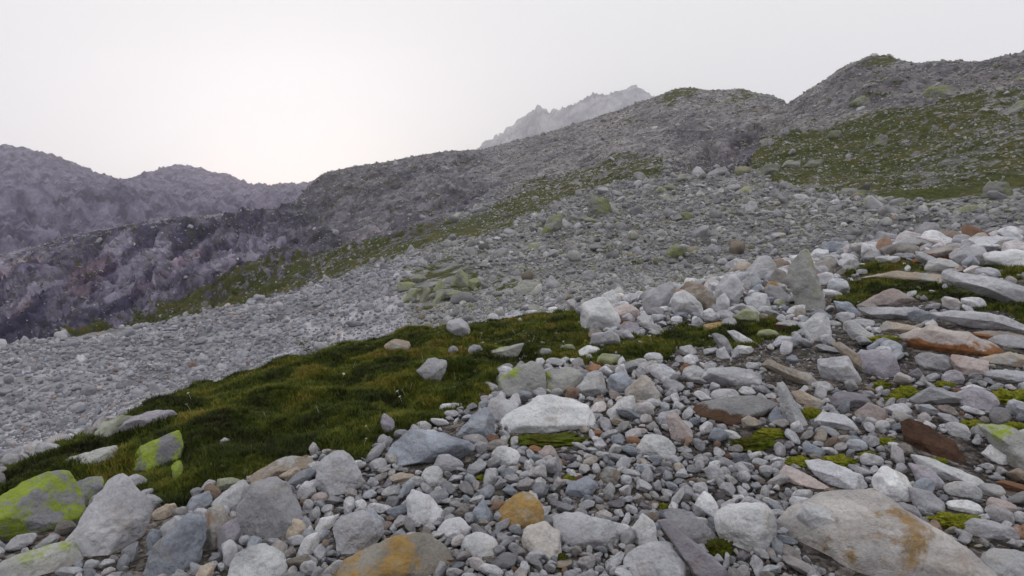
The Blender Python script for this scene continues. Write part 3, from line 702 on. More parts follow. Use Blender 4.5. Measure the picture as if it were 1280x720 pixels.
B('grey', [(878,476),(888,463),(920,459),(945,464),(951,475),(945,489),(910,487),(880,484)], 'grey oval boulder behind the dark-based boulder')
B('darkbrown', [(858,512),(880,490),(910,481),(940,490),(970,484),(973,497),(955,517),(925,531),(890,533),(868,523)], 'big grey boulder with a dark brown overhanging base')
S('white', [(969,479),(978,476),(1013,525),(1008,535),(985,537),(975,512)], 'white upright wedge slab leaning on the dark-based boulder', th=0.5)
T('blue', [(960,520),(970,505),(978,512),(980,530),(962,532)], 'dark blue stone tucked behind the white wedge slab')
S('tan', [(945,456),(960,453),(1010,465),(1031,480),(1020,486),(975,469)], 'long pale beam-like slab above the white wedge slab', th=0.4)
S('tan', [(990,492),(1000,488),(1030,500),(1025,510),(998,504)], 'short tan slab under the beam-like slab', th=0.5)
S('pale', [(1022,446),(1040,437),(1056,440),(1083,481),(1070,484),(1030,472)], 'broad smooth grey slab with a rounded shoulder right of the beam-like slab')
S('tan', [(1032,425),(1042,423),(1075,444),(1102,465),(1092,470),(1060,450)], 'thin tan slab leaning over the broad smooth slab', th=0.3)
S('purple', [(1075,441),(1110,435),(1121,455),(1119,472),(1100,474),(1080,462)], 'dull purple-grey slab right of the thin tan slab')
B('brown', [(1123,526),(1130,516),(1150,527),(1195,550),(1223,570),(1200,580),(1160,572),(1135,557)], 'dark rust-brown sharp boulder in the right scree', p=46)
S('pale', [(1140,501),(1165,484),(1205,484),(1197,499),(1160,510),(1145,509)], 'long pale slab above the brown boulder')
B('purple', [(1195,496),(1215,484),(1235,487),(1246,500),(1236,514),(1210,512)], 'rounded purple-grey boulder right of the long pale slab', p=14)
T('grey', (1250,520,22,24), 'round grey stone beyond the purple-grey boulder', p=11)
T('purple', (1191,473,26,20), 'purple-grey stone below the rusty slab')
B('purple', [(1035,502),(1050,485),(1080,490),(1091,503),(1060,514),(1040,512)], 'two-toned purple boulder right of the white wedge slab')
B('pink', [(1070,520),(1085,503),(1105,510),(1109,523),(1085,532)], 'pinkish angular stone right of the two-toned boulder')
T('pale', [(1105,512),(1130,500),(1141,513),(1120,522)], 'pale stone between the pinkish stone and the brown boulder')
B('pale', [(1017,531),(1030,515),(1065,518),(1076,531),(1055,539),(1022,537)], 'pale low boulder right of the wedge slab foot')
T('white', (1103,532,18,17), 'round whitish stone beside the brown boulder', p=11)
S('pink', [(832,521),(845,517),(866,540),(866,554),(848,557),(838,541)], 'pink-edged white wedge below the dark-based boulder')
T('white', [(902,540),(914,533),(926,545),(920,553),(908,549)], 'white stone beside the yellow moss under the dark-based boulder')
B('white', [(795,562),(805,545),(830,540),(846,560),(838,574),(805,577)], 'white angular boulder in the stones left of the pink-edged wedge')
T('rust', (792,551,17,15), 'orange rust stone beside the white angular boulder')
T('rust', (668,561,18,11), 'small rusty stone below the great white boulder')
T('rust', (745,541,17,12), 'red-brown pebble right of the great white boulder')
T('pink', (686,567,28,22), 'round dull pink stone below the great white boulder', p=8)
B('white', (631,570,40,26), 'whitish blue stone left of the dull pink stone', p=11)
B('pale', [(534,580),(545,567),(565,568),(581,580),(576,594),(545,590)], 'round pale stone under the long blue-grey boulder', p=11)
T('white', (541,594,26,24), 'white egg-shaped stone below the long blue-grey boulder', p=11)
T('pale', (473,581,22,18), 'pale stone left of the long blue-grey boulder')
T('tan', (503,597,34,15), 'flat tan stone under the left end of the long blue-grey boulder')
T('blue', [(700,610),(735,594),(748,606),(735,622),(708,626)], 'flat blue-grey stone behind the wide flat grey boulder')
# --- in the grass
B('lichen_some', [(604,442),(625,432),(657,426),(650,440),(640,452),(618,448)], 'flat lichen-spotted boulder on the grass hump')
B('pale', [(520,463),(535,448),(558,444),(559,458),(548,474),(533,480)], 'diamond-shaped grey boulder alone in the grass')
T('white', (564,508,30,10), 'small flat white stone in the grass above the leaning slab')
T('purple', [(473,522),(480,516),(492,525),(495,540),(482,545)], 'dark upright stone in the grass with white flowers beside it')
B('pale', (573,411,28,26), 'pale boulder at the upper edge of the grass hump')
T('pale', (567,437,14,11), 'small stone in the grass below the edge boulder')
T('grey', (594,437,18,13), 'small grey stone left of the flat lichen-spotted boulder')
T('grey', (680,440,20,12), 'low grey stone in the grass above the lichen boulder')
T('lichen_pale', (712,434,16,9), 'small greenish stone in the grass near the white round boulder')
S('tan', (497,432,34,16), 'tan slab sunk in the left upper edge of the grass')
T('grey', (280,553,16,11), 'faint grey stone in the dark left grass')
# --- the boulder row on the crest
B('white', [(721,399),(725,380),(745,370),(759,372),(776,400),(768,413),(745,418),(725,412)], 'big white rounded boulder at the left end of the crest row', p=12)
B('white', [(751,370),(765,362),(776,372),(776,388),(762,388)], 'white boulder behind the big rounded crest boulder')
B('pink', [(763,388),(785,376),(801,388),(801,399),(785,404),(772,397)], 'pinkish boulder right of the big rounded crest boulder')
B('white', [(800,404),(812,390),(817,400),(819,412),(806,414)], 'small white peaked stone before the pinkish crest boulder')
B('purple', (787,411,26,20), 'lilac stone at the foot of the pinkish crest boulder')
B('pale', [(803,376),(822,358),(838,349),(842,362),(839,387),(815,398),(807,389)], 'tall pale slanted boulder in the crest row')
B('white', [(836,383),(843,366),(855,363),(875,378),(883,393),(860,398),(842,392)], 'smooth white boulder right of the tall slanted boulder')
B('tan', [(855,362),(875,356),(895,365),(899,383),(885,392),(872,380)], 'brown-sided boulder behind the smooth white crest boulder')
B('pale', [(893,363),(905,345),(920,341),(931,362),(920,380),(900,387),(895,377)], 'peaked pale boulder in the middle of the crest row')
B('white', [(930,341),(945,322),(958,318),(969,330),(966,347),(950,352)], 'white boulder on top of the crest row pile')
B('pale', [(907,332),(920,322),(936,326),(931,337),(912,338)], 'flat-topped pale boulder behind the peaked crest boulder')
B('orange_spot', [(960,347),(970,335),(983,340),(985,358),(970,364),(962,357)], 'white block left of the standing slab')
T('ochre', (966,363,20,26), 'orange-stained stone under the white block')
T('blue', (947,358,15,14), 'small blue block in the crest pile')
B('pale', [(932,377),(945,364),(958,367),(963,381),(950,390),(935,384)], 'dark-sided pale stone at the foot of the crest pile')
B('lichen_pale', [(917,397),(932,384),(946,388),(949,400),(930,405)], 'greenish boulder on the grass under the crest pile')
T('white', (956,388,18,12), 'white pebble-like stone beside the greenish boulder')
T('lichen_pale', (975,380,14,12), 'little greenish stone at the foot of the standing slab')
T('tan', (1000,392,15,17), 'small tan stone at the foot of the standing slab')
B('grey', [(737,431),(740,418),(765,412),(774,420),(776,429),(755,434)], 'grey flat-topped stone below the big rounded crest boulder')
T('white', (738,439,32,18), 'white oval stone under the flat-topped stone', p=11)
T('lichen_pale', [(741,456),(752,442),(775,443),(775,453),(758,460)], 'green-tinged stone below the white oval stone')
T('ochre', [(878,406),(905,400),(909,411),(895,417),(882,415)], 'ochre-sided stone on the grass below the peaked crest boulder')
T('white', (912,404,20,14), 'rounded white stone behind the ochre-sided stone')
S('grey', [(890,419),(903,414),(919,438),(912,442),(900,434)], 'small pointed grey slab stuck in the gravel')
S('pale', [(909,415),(918,413),(957,431),(940,434),(922,427)], 'narrow bluish slab lying flat in the grass', th=0.4)
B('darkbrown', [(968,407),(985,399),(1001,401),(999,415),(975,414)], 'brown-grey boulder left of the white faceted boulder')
T('pale', (982,426,24,15), 'pale stone below the brown-grey boulder')
T('lichen_pale', (960,418,26,14), 'greenish flat stone right of the narrow bluish slab')
T('pale', [(892,440),(905,433),(915,446),(900,450)], 'brownish stone on the gravel below the pointed grey slab')
S('lichen_some', [(982,336),(1000,312),(1009,309),(1016,330),(1029,365),(1035,382),(1018,397),(1008,394),(990,366)], 'tall standing slab with a lichen-edged rim on the crest', th=0.45, p=44)
B('white', [(1003,407),(1020,391),(1038,390),(1044,421),(1030,430),(1012,426)], 'white faceted boulder in front of the standing slab', p=46)
B('orange_spot', [(1019,330),(1040,319),(1046,340),(1030,345),(1020,340)], 'orange-tinted pale block right of the standing slab')
S('blue', [(1027,308),(1040,301),(1070,305),(1076,316),(1050,320),(1035,318)], 'flat dark blue-grey boulder on the right crest')
B('white', [(1008,318),(1020,310),(1034,312),(1036,322),(1018,326)], 'white block at the top of the standing slab')
B('pale', [(1048,330),(1058,318),(1074,326),(1076,336),(1060,340)], 'lilac stones block below the flat blue-grey boulder')
B('pale', [(1086,300),(1097,289),(1120,293),(1127,303),(1105,308)], 'pale pointed boulder on the right crest')
B('pale', [(1072,310),(1085,300),(1098,304),(1100,318),(1080,320)], 'light boulder beside the flat blue-grey boulder')
T('white', (1110,323,28,10), 'flat whitish stone below the pale pointed crest boulder')
T('pale', (1092,322,22,16), 'rounded pale stone under the light crest boulder')
T('white', (1131,309,13,12), 'small round white stone before the dark brown crest boulder')
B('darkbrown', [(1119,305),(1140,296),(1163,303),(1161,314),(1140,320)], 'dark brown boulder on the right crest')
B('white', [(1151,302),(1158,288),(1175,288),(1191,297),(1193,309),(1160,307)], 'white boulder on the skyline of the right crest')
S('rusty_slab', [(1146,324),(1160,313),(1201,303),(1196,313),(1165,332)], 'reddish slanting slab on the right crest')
B('white', [(1159,334),(1165,322),(1185,320),(1201,333),(1185,340),(1165,340)], 'low rounded white boulder below the reddish slab', p=14)
B('pale', [(1187,320),(1200,308),(1225,308),(1236,321),(1225,332),(1200,330)], 'lilac rounded boulder right of the reddish slab', p=14)
B('white', [(1231,314),(1250,307),(1290,315),(1290,332),(1265,337),(1240,327)], 'long smooth white boulder at the right end of the crest', p=14)
B('pale', [(1208,302),(1225,294),(1265,296),(1271,304),(1240,312),(1215,310)], 'long low pale boulder behind the smooth white one')
B('grey', (1268,306,40,14), 'grey boulder behind the right end of the crest')
T('tan', (1215,338,18,9), 'small tan stone between the lilac and the long white boulders')
# --- tilted slabs at the right
S('pale', [(1163,346),(1180,337),(1240,349),(1295,369),(1295,387),(1240,374),(1195,357)], 'very long pale slab sloping down to the right', th=0.45)
S('grey', [(1180,338),(1235,342),(1295,358),(1295,368),(1240,352)], 'second long grey slab lying behind the very long pale slab', th=0.4)
S('tan', [(1078,349),(1120,339),(1182,339),(1188,351),(1130,354)], 'thin brownish ledge slab above the triangular slab', th=0.4)
S('pink', [(1080,376),(1108,355),(1141,372),(1136,382),(1090,385),(1072,382)], 'triangular brownish slab in the slab group')
S('pale', [(1072,387),(1140,382),(1162,392),(1150,402),(1100,398)], 'flat pale slab under the triangular slab', th=0.5)
T('blue', [(1135,391),(1150,386),(1171,392),(1166,405),(1145,405)], 'blue-grey block on the end of the flat pale slab')
S('pale', [(1173,397),(1205,381),(1240,389),(1295,407),(1295,418),(1230,408),(1185,405)], 'wide pale slab with a dark undercut edge', th=0.6)
S('tan', [(1095,412),(1110,402),(1146,407),(1141,417),(1110,417)], 'small tan slab above the rusty slab')
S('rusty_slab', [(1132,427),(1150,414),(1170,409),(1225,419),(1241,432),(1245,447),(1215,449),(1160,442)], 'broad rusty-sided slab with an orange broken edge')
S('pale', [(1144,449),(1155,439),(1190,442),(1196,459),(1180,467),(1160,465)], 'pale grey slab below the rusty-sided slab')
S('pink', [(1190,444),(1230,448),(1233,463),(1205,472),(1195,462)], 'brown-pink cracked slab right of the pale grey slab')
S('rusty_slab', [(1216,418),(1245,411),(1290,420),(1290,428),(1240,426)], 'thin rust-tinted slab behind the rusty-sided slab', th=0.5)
B('pale', [(1238,428),(1255,417),(1290,422),(1290,432),(1258,436)], 'grey-white boulder with a dark base right of the rusty-sided slab')
S('tan', [(1230,452),(1262,440),(1295,440),(1295,456),(1260,460),(1236,460)], 'tan flat slab right of the cracked slab', th=0.5)
S('pale', [(1230,470),(1260,462),(1295,462),(1295,476),(1250,480)], 'pale flat slab below the tan flat slab', th=0.5)
S('white', [(1054,405),(1065,400),(1101,420),(1096,429),(1070,427)], 'pale triangular slab right of the white faceted boulder', th=0.4)
S('blue', [(1040,375),(1060,377),(1080,392),(1070,397),(1048,388)], 'bluish broken slab right of the standing slab', th=0.6)
# --- lichen-green blocks beyond the gravel and outcrops on the slopes
gb = [[(500,378),(512,361),(523,359),(521,377)], [(522,380),(530,360),(539,357),(535,378)], [(536,381),(548,364),(557,364),(547,382)], [(562,346),(572,331),(585,344),(589,360),(566,361)],
      [(540,360),(550,348),(558,357),(549,366)], [(497,353),(521,351),(515,363),(497,365)], [(556,368),(570,362),(584,366),(572,376)], [(585,350),(598,345),(603,356),(590,362)], [(512,348),(528,341),(534,349),(518,355)]]
for q in gb:
    place('angular_block', 'lichen_pale', q, 'angular block pale green with lichen among the green blocks beyond the gravel', 'rock', 'green blocks beyond the gravel', p=46, sink=0.25)
ob = [([(672,293),(685,272),(703,269),(701,286),(680,295)], 'rounded green lichen outcrop low on the middle slope'), ([(727,271),(740,249),(766,244),(763,266),(740,273)], 'yellow-green outcrop highest on the middle slope'),
      ([(1043,243),(1055,234),(1085,236),(1088,243),(1060,246)], 'long bright green flat outcrop at the foot of the grassy hill'), ([(946,219),(955,205),(974,206),(974,216),(958,221)], 'green outcrop left of the grassy hillside foot'),
      ([(975,209),(985,200),(1000,202),(998,211)], 'small green outcrop on the lower grassy hillside'), ([(1001,210),(1012,199),(1027,200),(1025,210)], 'pale green outcrop among the hillside grass'),
      ([(1148,119),(1165,106),(1188,109),(1190,119),(1165,124)], 'pale green slab high on the grassy hill'), ([(1250,140),(1270,126),(1295,122),(1295,136),(1262,144)], 'long pale rock in the hillside grass at the right'),
      ([(1232,240),(1236,224),(1258,228),(1264,246),(1245,248)], 'grey-green block at the bottom of the hillside grass'), ([(1030,172),(1038,162),(1052,165),(1050,176)], 'knobby green-grey outcrop on the upper hillside'),
      ([(1088,178),(1100,167),(1112,172),(1108,184)], 'speckled outcrop in the centre of the grassy hill'), ([(830,318),(845,305),(862,310),(856,322),(838,325)], 'greenish boulder on the stone slope behind the crest row'),
      ([(1060,130),(1078,120),(1090,126),(1082,136)], 'small pale outcrop under the hilltop'), ([(640,362),(660,348),(680,352),(676,366),(650,370)], 'mossy low outcrop on the stone slope above the grass hump'),
      ([(1190,262),(1210,256),(1232,259),(1228,266),(1200,267)], 'dark flat slab on the stone slope below the grassy hill')]
for q, lab in ob:
    place('outcrop', 'lichen_far', q, lab, 'outcrop', p=11, sink=0.3, th=0.9, rough=1.8)
N_HAND = len(BASES)

# moss cushions: places now, so that loose stones leave them room
moss = [(943,553,50,13,'bright yellow moss cushion under the dark-based boulder'),(965,541,34,10,'olive moss at the foot of the white wedge slab'),(1000,577,34,11,'yellow-green moss cushion left of the pale lilac boulder'),
 (1048,576,38,12,'yellow-green moss cushion above the pale lilac boulder'),(1013,517,18,16,'round moss cushion right of the white wedge slab'),(1100,481,20,9,'moss cushion below the dull purple slab'),
 (1133,490,28,13,'moss cushion left of the long pale slab'),(1120,497,16,10,'small moss tuft near the long pale slab'),(1180,481,18,8,'moss patch between the pale slabs'),(1262,496,44,14,'wide moss cushion right of the purple-grey boulder'),
 (1215,531,26,10,'moss cushion right of the brown boulder tip'),(1270,533,30,9,'moss patch above the green-tinged boulder'),(898,684,26,22,'dark green moss hollow beside the egg-shaped boulder'),(1193,649,40,12,'moss ring under the flat white oval stone'),
 (1205,657,24,10,'green moss below the moss-ringed stone'),(712,598,14,9,'tiny moss tuft in the scree above the flat blue-grey stone'),(603,597,14,7,'little moss tuft below the round pale stone'),(706,652,10,12,'moss sprig beside the wide flat grey boulder'),
 (1105,551,20,8,'moss cushion left of the brown boulder'),(828,632,12,7,'small moss tuft above the grey boulder'),(690,549,90,10,'dark mossy fringe under the great white boulder'),(1105,424,34,9,'moss below the pale triangular slab'),(1085,568,18,7,'moss patch below the round whitish stone'),
 (1170,575,18,6,'moss under the brown boulder'),(700,695,16,8,'dark moss beside the reddish-faced stone'),(1060,452,16,8,'mossy dot behind the thin tan slab')]
for (u, v, w, h, lab) in moss:
    G = hit(u, v + h * 0.3); BASES.append((math.atan2(G.x, G.y), 0.5 * math.log(G.x**2 + G.y**2), 0.42 * w / F))
# ------------------------------------------------------------------ loose stones: nearest and largest as things, the rest as scree
def in_poly(P, u, v):
    ins = False
    for (x0, y0), (x1, y1) in zip(P, P[1:] + P[:1]):
        if (y0 > v) != (y1 > v) and u < (x1 - x0) * (v - y0) / (y1 - y0 + 1e-9) + x0: ins = not ins
    return ins
class Pack:
    """dart throwing in (azimuth, ln r): discs there are discs on the ground"""
    def __init__(s, cell=0.03): s.c = cell; s.g = {}
    def ok(s, a, l, r):
        n = int(math.ceil((r + 0.12) / s.c)); n = min(n, 5); i, j = int(a // s.c), int(l // s.c)
        for di in range(-n, n + 1):
            for dj in range(-n, n + 1):
                for (x, y, q) in s.g.get((i + di, j + dj), ()):
                    if (x - a)**2 + (y - l)**2 < (q + r)**2: return False
        return True
    def add(s, a, l, r): s.g.setdefault((int(a // s.c), int(l // s.c)), []).append((a, l, r))
def grid_val(A_, a, r):
    i = int(np.clip(np.searchsorted(az, a), 1, na - 1)); j = int(np.clip(np.searchsorted(lnr, math.log(r)), 1, nr - 1)); return A_[i, j]
pk = Pack(0.02)
for (a, l, r) in BASES: pk.add(a, l, r)
AZV = math.radians(50)

def stone_variants(n, sub, tag_, mat, p0, p1):
    out = []
    for k in range(n):
        rg = np.random.default_rng(900 + k * 7 + sub * 1000 + len(tag_))
        w, h = 1.0, rg.uniform(0.6, 0.95)
        Vv = rock_verts(ell(0, 0, w, h, 500 + k, n=int(rg.integers(5, 9))), rg.uniform(0.65, 1.0), 3000 + k, sub, rg.uniform(p0, p1), 1.0, 6)
        m = mesh_np(tag_, Vv[:, [0, 2, 1]], ICO[sub][1]); m.materials.append(mat); out.append(m)
    return out

# scattered individuals in the foreground
CLASS = {'white': 'white', 'pale': 'pale grey', 'grey': 'grey', 'blue': 'blue-grey', 'pink': 'pinkish', 'tan': 'tan', 'purple': 'purple-grey', 'rust': 'rust-coloured', 'dark': 'dark grey'}
def zone(u, v):
    if v < 455 and u > 1030: return 'among the tilted slabs'
    if v < 455: return 'on the gravel patch below the crest row'
    if u < 480: return 'in the rock pile at the grass foot'
    if u < 860 and v < 620: return 'in the scree below the great white boulder'
    if u < 860: return 'in the scree around the golden boulder'
    if v < 545: return 'in the scree around the wedge slab'
    return 'in the scree around the huge patched boulder'
protos = {}
for mn in CLASS:
    protos[mn] = stone_variants(5, 3, 'stone_' + mn, MAT[mn], 12, 40)
names = list(CLASS); wts = np.array([.17, .25, .16, .13, .09, .07, .09, .02, .02]); wts /= wts.sum()
cnt = 0; tries = 0
while cnt < 116 and tries < 30000:
    tries += 1
    a = random.uniform(-0.68, 0.68); l = random.uniform(math.log(4.6), math.log(21)); r = math.exp(l)
    if grid_val(GM, a, r) > 0.3 or grid_val(RUNMAX - TAN_T, a, r) > 0.01: continue
    z = float(ground_at(a, r)); x, y = r * math.sin(a), r * math.cos(a)
    u, v = project(x, y, z); u, v = float(u), float(v)
    if not (6 < u < 1274 and 395 < v < 712): continue
    px = random.uniform(17, 31) * (1.0 if cnt < 60 else 0.8)
    if not pk.ok(a, l, px / 2 / F * 0.95): continue
    pk.add(a, l, px / 2 / F * 0.9)
    mn = names[int(rng.choice(len(names), p=wts))]; me = random.choice(protos[mn])
    o = bpy.data.objects.new('stone', me); COL.objects.link(o)
    s = px / F * math.sqrt(r * r + z * z)
    sz = s * random.uniform(0.62, 0.85)
    o.location = (x, y, z + sz * 0.24); o.scale = (s * random.uniform(0.95, 1.15), s * random.uniform(0.8, 1.0), sz)
    o.rotation_euler = (random.gauss(0, 0.22), random.gauss(0, 0.22), random.uniform(0, 6.28))
    zn = zone(u, v)
    tag(o, f'loose {CLASS[mn]} stone {zn}', 'stone', f'loose {CLASS[mn]} stones {zn}')
    cnt += 1

HIDDEN = bpy.data.collections.new('stone_shapes')      # shapes for the scatter only; never linked to the scene
def scatter(name, meshes, pos, rot, scl, idx, label, kind='stuff'):
    col = bpy.data.collections.new(name + '_shapes')
    for k, m in enumerate(meshes):
        o = bpy.data.objects.new(f'{name}_shape_{k:02d}', m); col.objects.link(o)
    n = len(pos)
    me = bpy.data.meshes.new(name); me.vertices.add(n); me.vertices.foreach_set('co', np.asarray(pos, np.float32).ravel())
    for nm, arr in (('rot', rot), ('scl', scl)):
        at = me.attributes.new(nm, 'FLOAT_VECTOR', 'POINT'); at.data.foreach_set('vector', np.asarray(arr, np.float32).ravel())
    at = me.attributes.new('idx', 'INT', 'POINT'); at.data.foreach_set('value', np.asarray(idx, np.int32))
    o = bpy.data.objects.new(name, me); COL.objects.link(o)
    ng = bpy.data.node_groups.new(name + '_nodes', 'GeometryNodeTree')
    ng.interface.new_socket('Geometry', in_out='INPUT', socket_type='NodeSocketGeometry')
    ng.interface.new_socket('Geometry', in_out='OUTPUT', socket_type='NodeSocketGeometry')
    N = ng.nodes.new; gi = N('NodeGroupInput'); go = N('NodeGroupOutput'); ip = N('GeometryNodeInstanceOnPoints'); ci = N('GeometryNodeCollectionInfo')
    ci.inputs['Collection'].default_value = col; ci.inputs['Separate Children'].default_value = True; ci.inputs['Reset Children'].default_value = True
    ip.inputs['Pick Instance'].default_value = True
    lk = ng.links.new
    lk(gi.outputs[0], ip.inputs['Points']); lk(ci.outputs[0], ip.inputs['Instance'])
    for nm, typ, sock in (('rot', 'FLOAT_VECTOR', 'Rotation'), ('scl', 'FLOAT_VECTOR', 'Scale'), ('idx', 'INT', 'Instance Index')):
        na_ = N('GeometryNodeInputNamedAttribute'); na_.data_type = typ; na_.inputs['Name'].default_value = nm
        lk(na_.outputs['Attribute'], ip.inputs[sock])
    lk(ip.outputs[0], go.inputs[0])
    md = o.modifiers.new('scatter', 'NODES'); md.node_group = ng
    tag(o, label, kind=kind); return o

def pack_stones(classes, lr0, lr1, accept, pk, flat=(0.6, 0.9), tilt=0.35, sinkf=0.2, lim=60000):
    """classes: [(pixel size lo, hi, attempts, gap)] from large to small"""
    pos, rot, scl = [], [], []
    vis = RUNMAX - TAN_T
    for lo, hi, att, gap in classes:
        A = rng.uniform(-AZV, AZV, att); L = rng.uniform(lr0, lr1, att); PX = lo + (hi - lo) * rng.random(att)**1.8
        I = np.clip(np.searchsorted(az, A), 1, na - 1); J = np.clip(np.searchsorted(lnr, L), 1, nr - 1)
        RR = np.exp(L); Zz = ground_at(A, RR); xx, yy = RR * np.sin(A), RR * np.cos(A)
        uu, vv = project(xx, yy, Zz)
        keep = accept(A, RR, I, J, uu, vv) & (vis[I, J] < 0.035) & (uu > -330) & (uu < 1610) & (vv < 800)
        for k in np.nonzero(keep)[0]:
            a, l, px = A[k], L[k], PX[k]
            if not pk.ok(a, l, px / 2 / F * gap): continue
            pk.add(a, l, px / 2 / F * gap)
            s = px / F * math.sqrt(RR[k]**2 + Zz[k]**2); f = random.uniform(*flat)
            pos.append((xx[k], yy[k], Zz[k] + s * f * sinkf)); scl.append((s * random.uniform(0.9, 1.3), s * random.uniform(0.75, 1.05), s * f))
            rot.append((random.gauss(0, tilt), random.gauss(0, tilt), random.uniform(0, 6.283)))
            if len(pos) >= lim: break
    return np.array(pos), np.array(rot), np.array(scl)

clump = lambda A, r: perlin(r * np.sin(A) * 1.3, r * np.cos(A) * 1.3, 0 * A + 6)
bare = lambda A, r, I, J, u, v: (GM[I, J] < 0.35) & (WAVE[I, J] < 0.3) & ~((u < 560) & (r > 15)) & ~((u > 1030) & (v < 475) & (v > 330) & (clump(A, r) < 0.10)) & ~((np.abs(u - 945) < 120) & (np.abs(v - 438) < 30) & (clump(A, r) < 0.16))
# foreground scree
P_, R_, S_ = pack_stones([(19, 30, 16000, 0.80), (12, 20, 68000, 0.78), (7, 12, 70000, 0.8), (4, 7, 45000, 1.1)], math.log(3.4), math.log(31), bare, pk, flat=(0.65, 1.0), sinkf=0.30)
print('scree', len(P_))
var_s = stone_variants(24, 3, 'scree', MAT_SCREE, 10, 40)
scatter('scree', var_s, P_, R_, S_, rng.integers(0, 24, len(P_)), 'mixed grey, blue and pinkish stones of the foreground scree')
# pebbles strewn on the grass edge
pk2 = Pack(0.02)
P_, R_, S_ = pack_stones([(3, 8, 9000, 2.2)], math.log(6), math.log(26), lambda A, r, I, J, u, v: (GM[I, J] > 0.35) & (u > 560) & (np.abs(perlin(A * 25, np.log(r) * 25, 0 * A)) > 0.18), pk2, sinkf=0.12)
P2, R2, S2 = pack_stones([(3, 6, 26000, 1.15)], math.log(4), math.log(28), lambda A, r, I, J, u, v: (GM[I, J] < 0.35) & (u > 820), pk, flat=(0.6, 0.9))
P_, R_, S_ = np.vstack([P_, P2]), np.vstack([R_, R2]), np.vstack([S_, S2])
scatter('pebbles', var_s, P_, R_, S_, rng.integers(0, 24, len(P_)), 'small pale pebbles strewn in the grass and on the bare soil')
# moraine gravel at the left
pk3 = Pack(0.012)
P_, R_, S_ = pack_stones([(9, 18, 1200, 1.0), (6, 9, 9000, 0.84), (3.0, 6, 70000, 0.84)], math.log(16), math.log(126), lambda A, r, I, J, u, v: (WAVE[I, J] > 0.3) | ((u < 560) & (r > 15) & (r < 30) & (GM[I, J] < 0.35)), pk3, flat=(0.7, 1.1))
print('gravel', len(P_))
var_g = stone_variants(16, 2, 'gravel', MAT_GRAVEL, 16, 40)
scatter('moraine_gravel', var_g, P_, R_, S_, rng.integers(0, 16, len(P_)), 'pale lilac gravel and rubble of the moraine bank at the left')
# talus of the middle and right slope
P_, R_, S_ = pack_stones([(13, 27, 900, 1.3), (7, 13, 9000, 0.9), (3, 7, 110000, 0.82)], math.log(24), math.log(200), lambda A, r, I, J, u, v: (WAVE[I, J] <= 0.4) & (GM[I, J] < 0.42) & (u > 380), pk3, flat=(0.7, 1.05))
print('talus', len(P_))
var_t = stone_variants(16, 2, 'talus', MAT_TALUS, 16, 40)
scatter('talus', var_t, P_, R_, S_, rng.integers(0, 16, len(P_)), 'grey and greenish blocks of the talus slope behind the crest row')
# blocks on the far slopes and in the hillside grass
P_, R_, S_ = pack_stones([(5, 12, 1500, 1.5), (2.8, 5, 40000, 0.9), (1.8, 3.0, 120000, 0.85)], math.log(115), math.log(420), lambda A, r, I, J, u, v: (u > -200) & ((r < 225) | (rng.random(len(A)) < 0.5)) & ((GM[I, J] < 0.45) | (rng.random(len(A)) < 0.3)) & ((u > 600) | (rng.random(len(A)) < 0.35)), Pack(0.012), sinkf=0.1)
print('far blocks', len(P_))
scatter('hillside_blocks', var_t, P_, R_, S_, rng.integers(0, 16, len(P_)), 'small weathered blocks littering the far slopes and hillside grass')

# ------------------------------------------------------------------ grass, moss, flowers
def grass_mat(name, stops):
    m, nt, bs = nodes_of(name); b = NB(nt)
    oi = b.new('ShaderNodeObjectInfo'); geo = b.new('ShaderNodeNewGeometry')
    pn = b.noise(oi.outputs['Location'], 0.9, 5, 0.6)
    f = b.math('ADD', b.math('MULTIPLY', oi.outputs['Random'], 0.30), b.maprange(pn, 0.34, 0.68, 0.0, 0.72))
    b.lk(b.ramp(f, stops), bs.inputs['Base Color'])
    bs.inputs['Roughness'].default_value = 0.75
    return m
M_GRASS = grass_mat('alpine_grass', [(0.12, (0.030, 0.026, 0.010)), (0.3, (0.030, 0.042, 0.008)), (0.5, (0.075, 0.10, 0.012)), (0.68, (0.17, 0.18, 0.022)), (0.9, (0.28, 0.20, 0.05))])
def tuft(seed, nb):
    rg = np.random.default_rng(seed); Vv, Fc = [], []
    for k in range(nb):
        a = rg.uniform(0, 6.283); bx, by = rg.normal(0, 0.28, 2); h = rg.uniform(0.5, 1.0); ln_ = rg.uniform(0.15, 0.7) * h; w = rg.uniform(0.02, 0.04)
        dx, dy = math.cos(a), math.sin(a); px, py = -dy * w, dx * w
        i = len(Vv)
        Vv += [(bx - px, by - py, -0.1), (bx + px, by + py, -0.1), (bx + dx*ln_*0.4 + px*.8, by + dy*ln_*0.4 + py*.8, h*0.62), (bx + dx*ln_*0.4 - px*.8, by + dy*ln_*0.4 - py*.8, h*0.62), (bx + dx*ln_, by + dy*ln_, h)]
        Fc += [(i, i+1, i+2), (i, i+2, i+3), (i+3, i+2, i+4)]
    m = mesh_np('tuft', np.array(Vv), np.array(Fc), smooth=False); m.materials.append(M_GRASS); return m
tufts = [tuft(k, 22) for k in range(8)]
n = 150000
A = rng.uniform(-AZV, AZV, n); L = rng.uniform(math.log(5.5), math.log(31), n); RR = np.exp(L)
I = np.clip(np.searchsorted(az, A), 1, na - 1); J = np.clip(np.searchsorted(lnr, L), 1, nr - 1)
gmv = GM[I, J] + 0.5 * perlin(RR * np.sin(A) * 2.2, RR * np.cos(A) * 2.2, 0 * A)
keep = (gmv > 0.42) & (GM[I, J] > 0.2) & ((RUNMAX - TAN_T)[I, J] < 0.03)
A, RR = A[keep], RR[keep]; zz = ground_at(A, RR)
hh = (0.075 + 0.06 * (perlin(RR * np.sin(A) * 0.9, RR * np.cos(A) * 0.9, 0 * A + 3) + rng.uniform(-.5, .5, len(A)))) * (0.75 + 0.02 * RR)
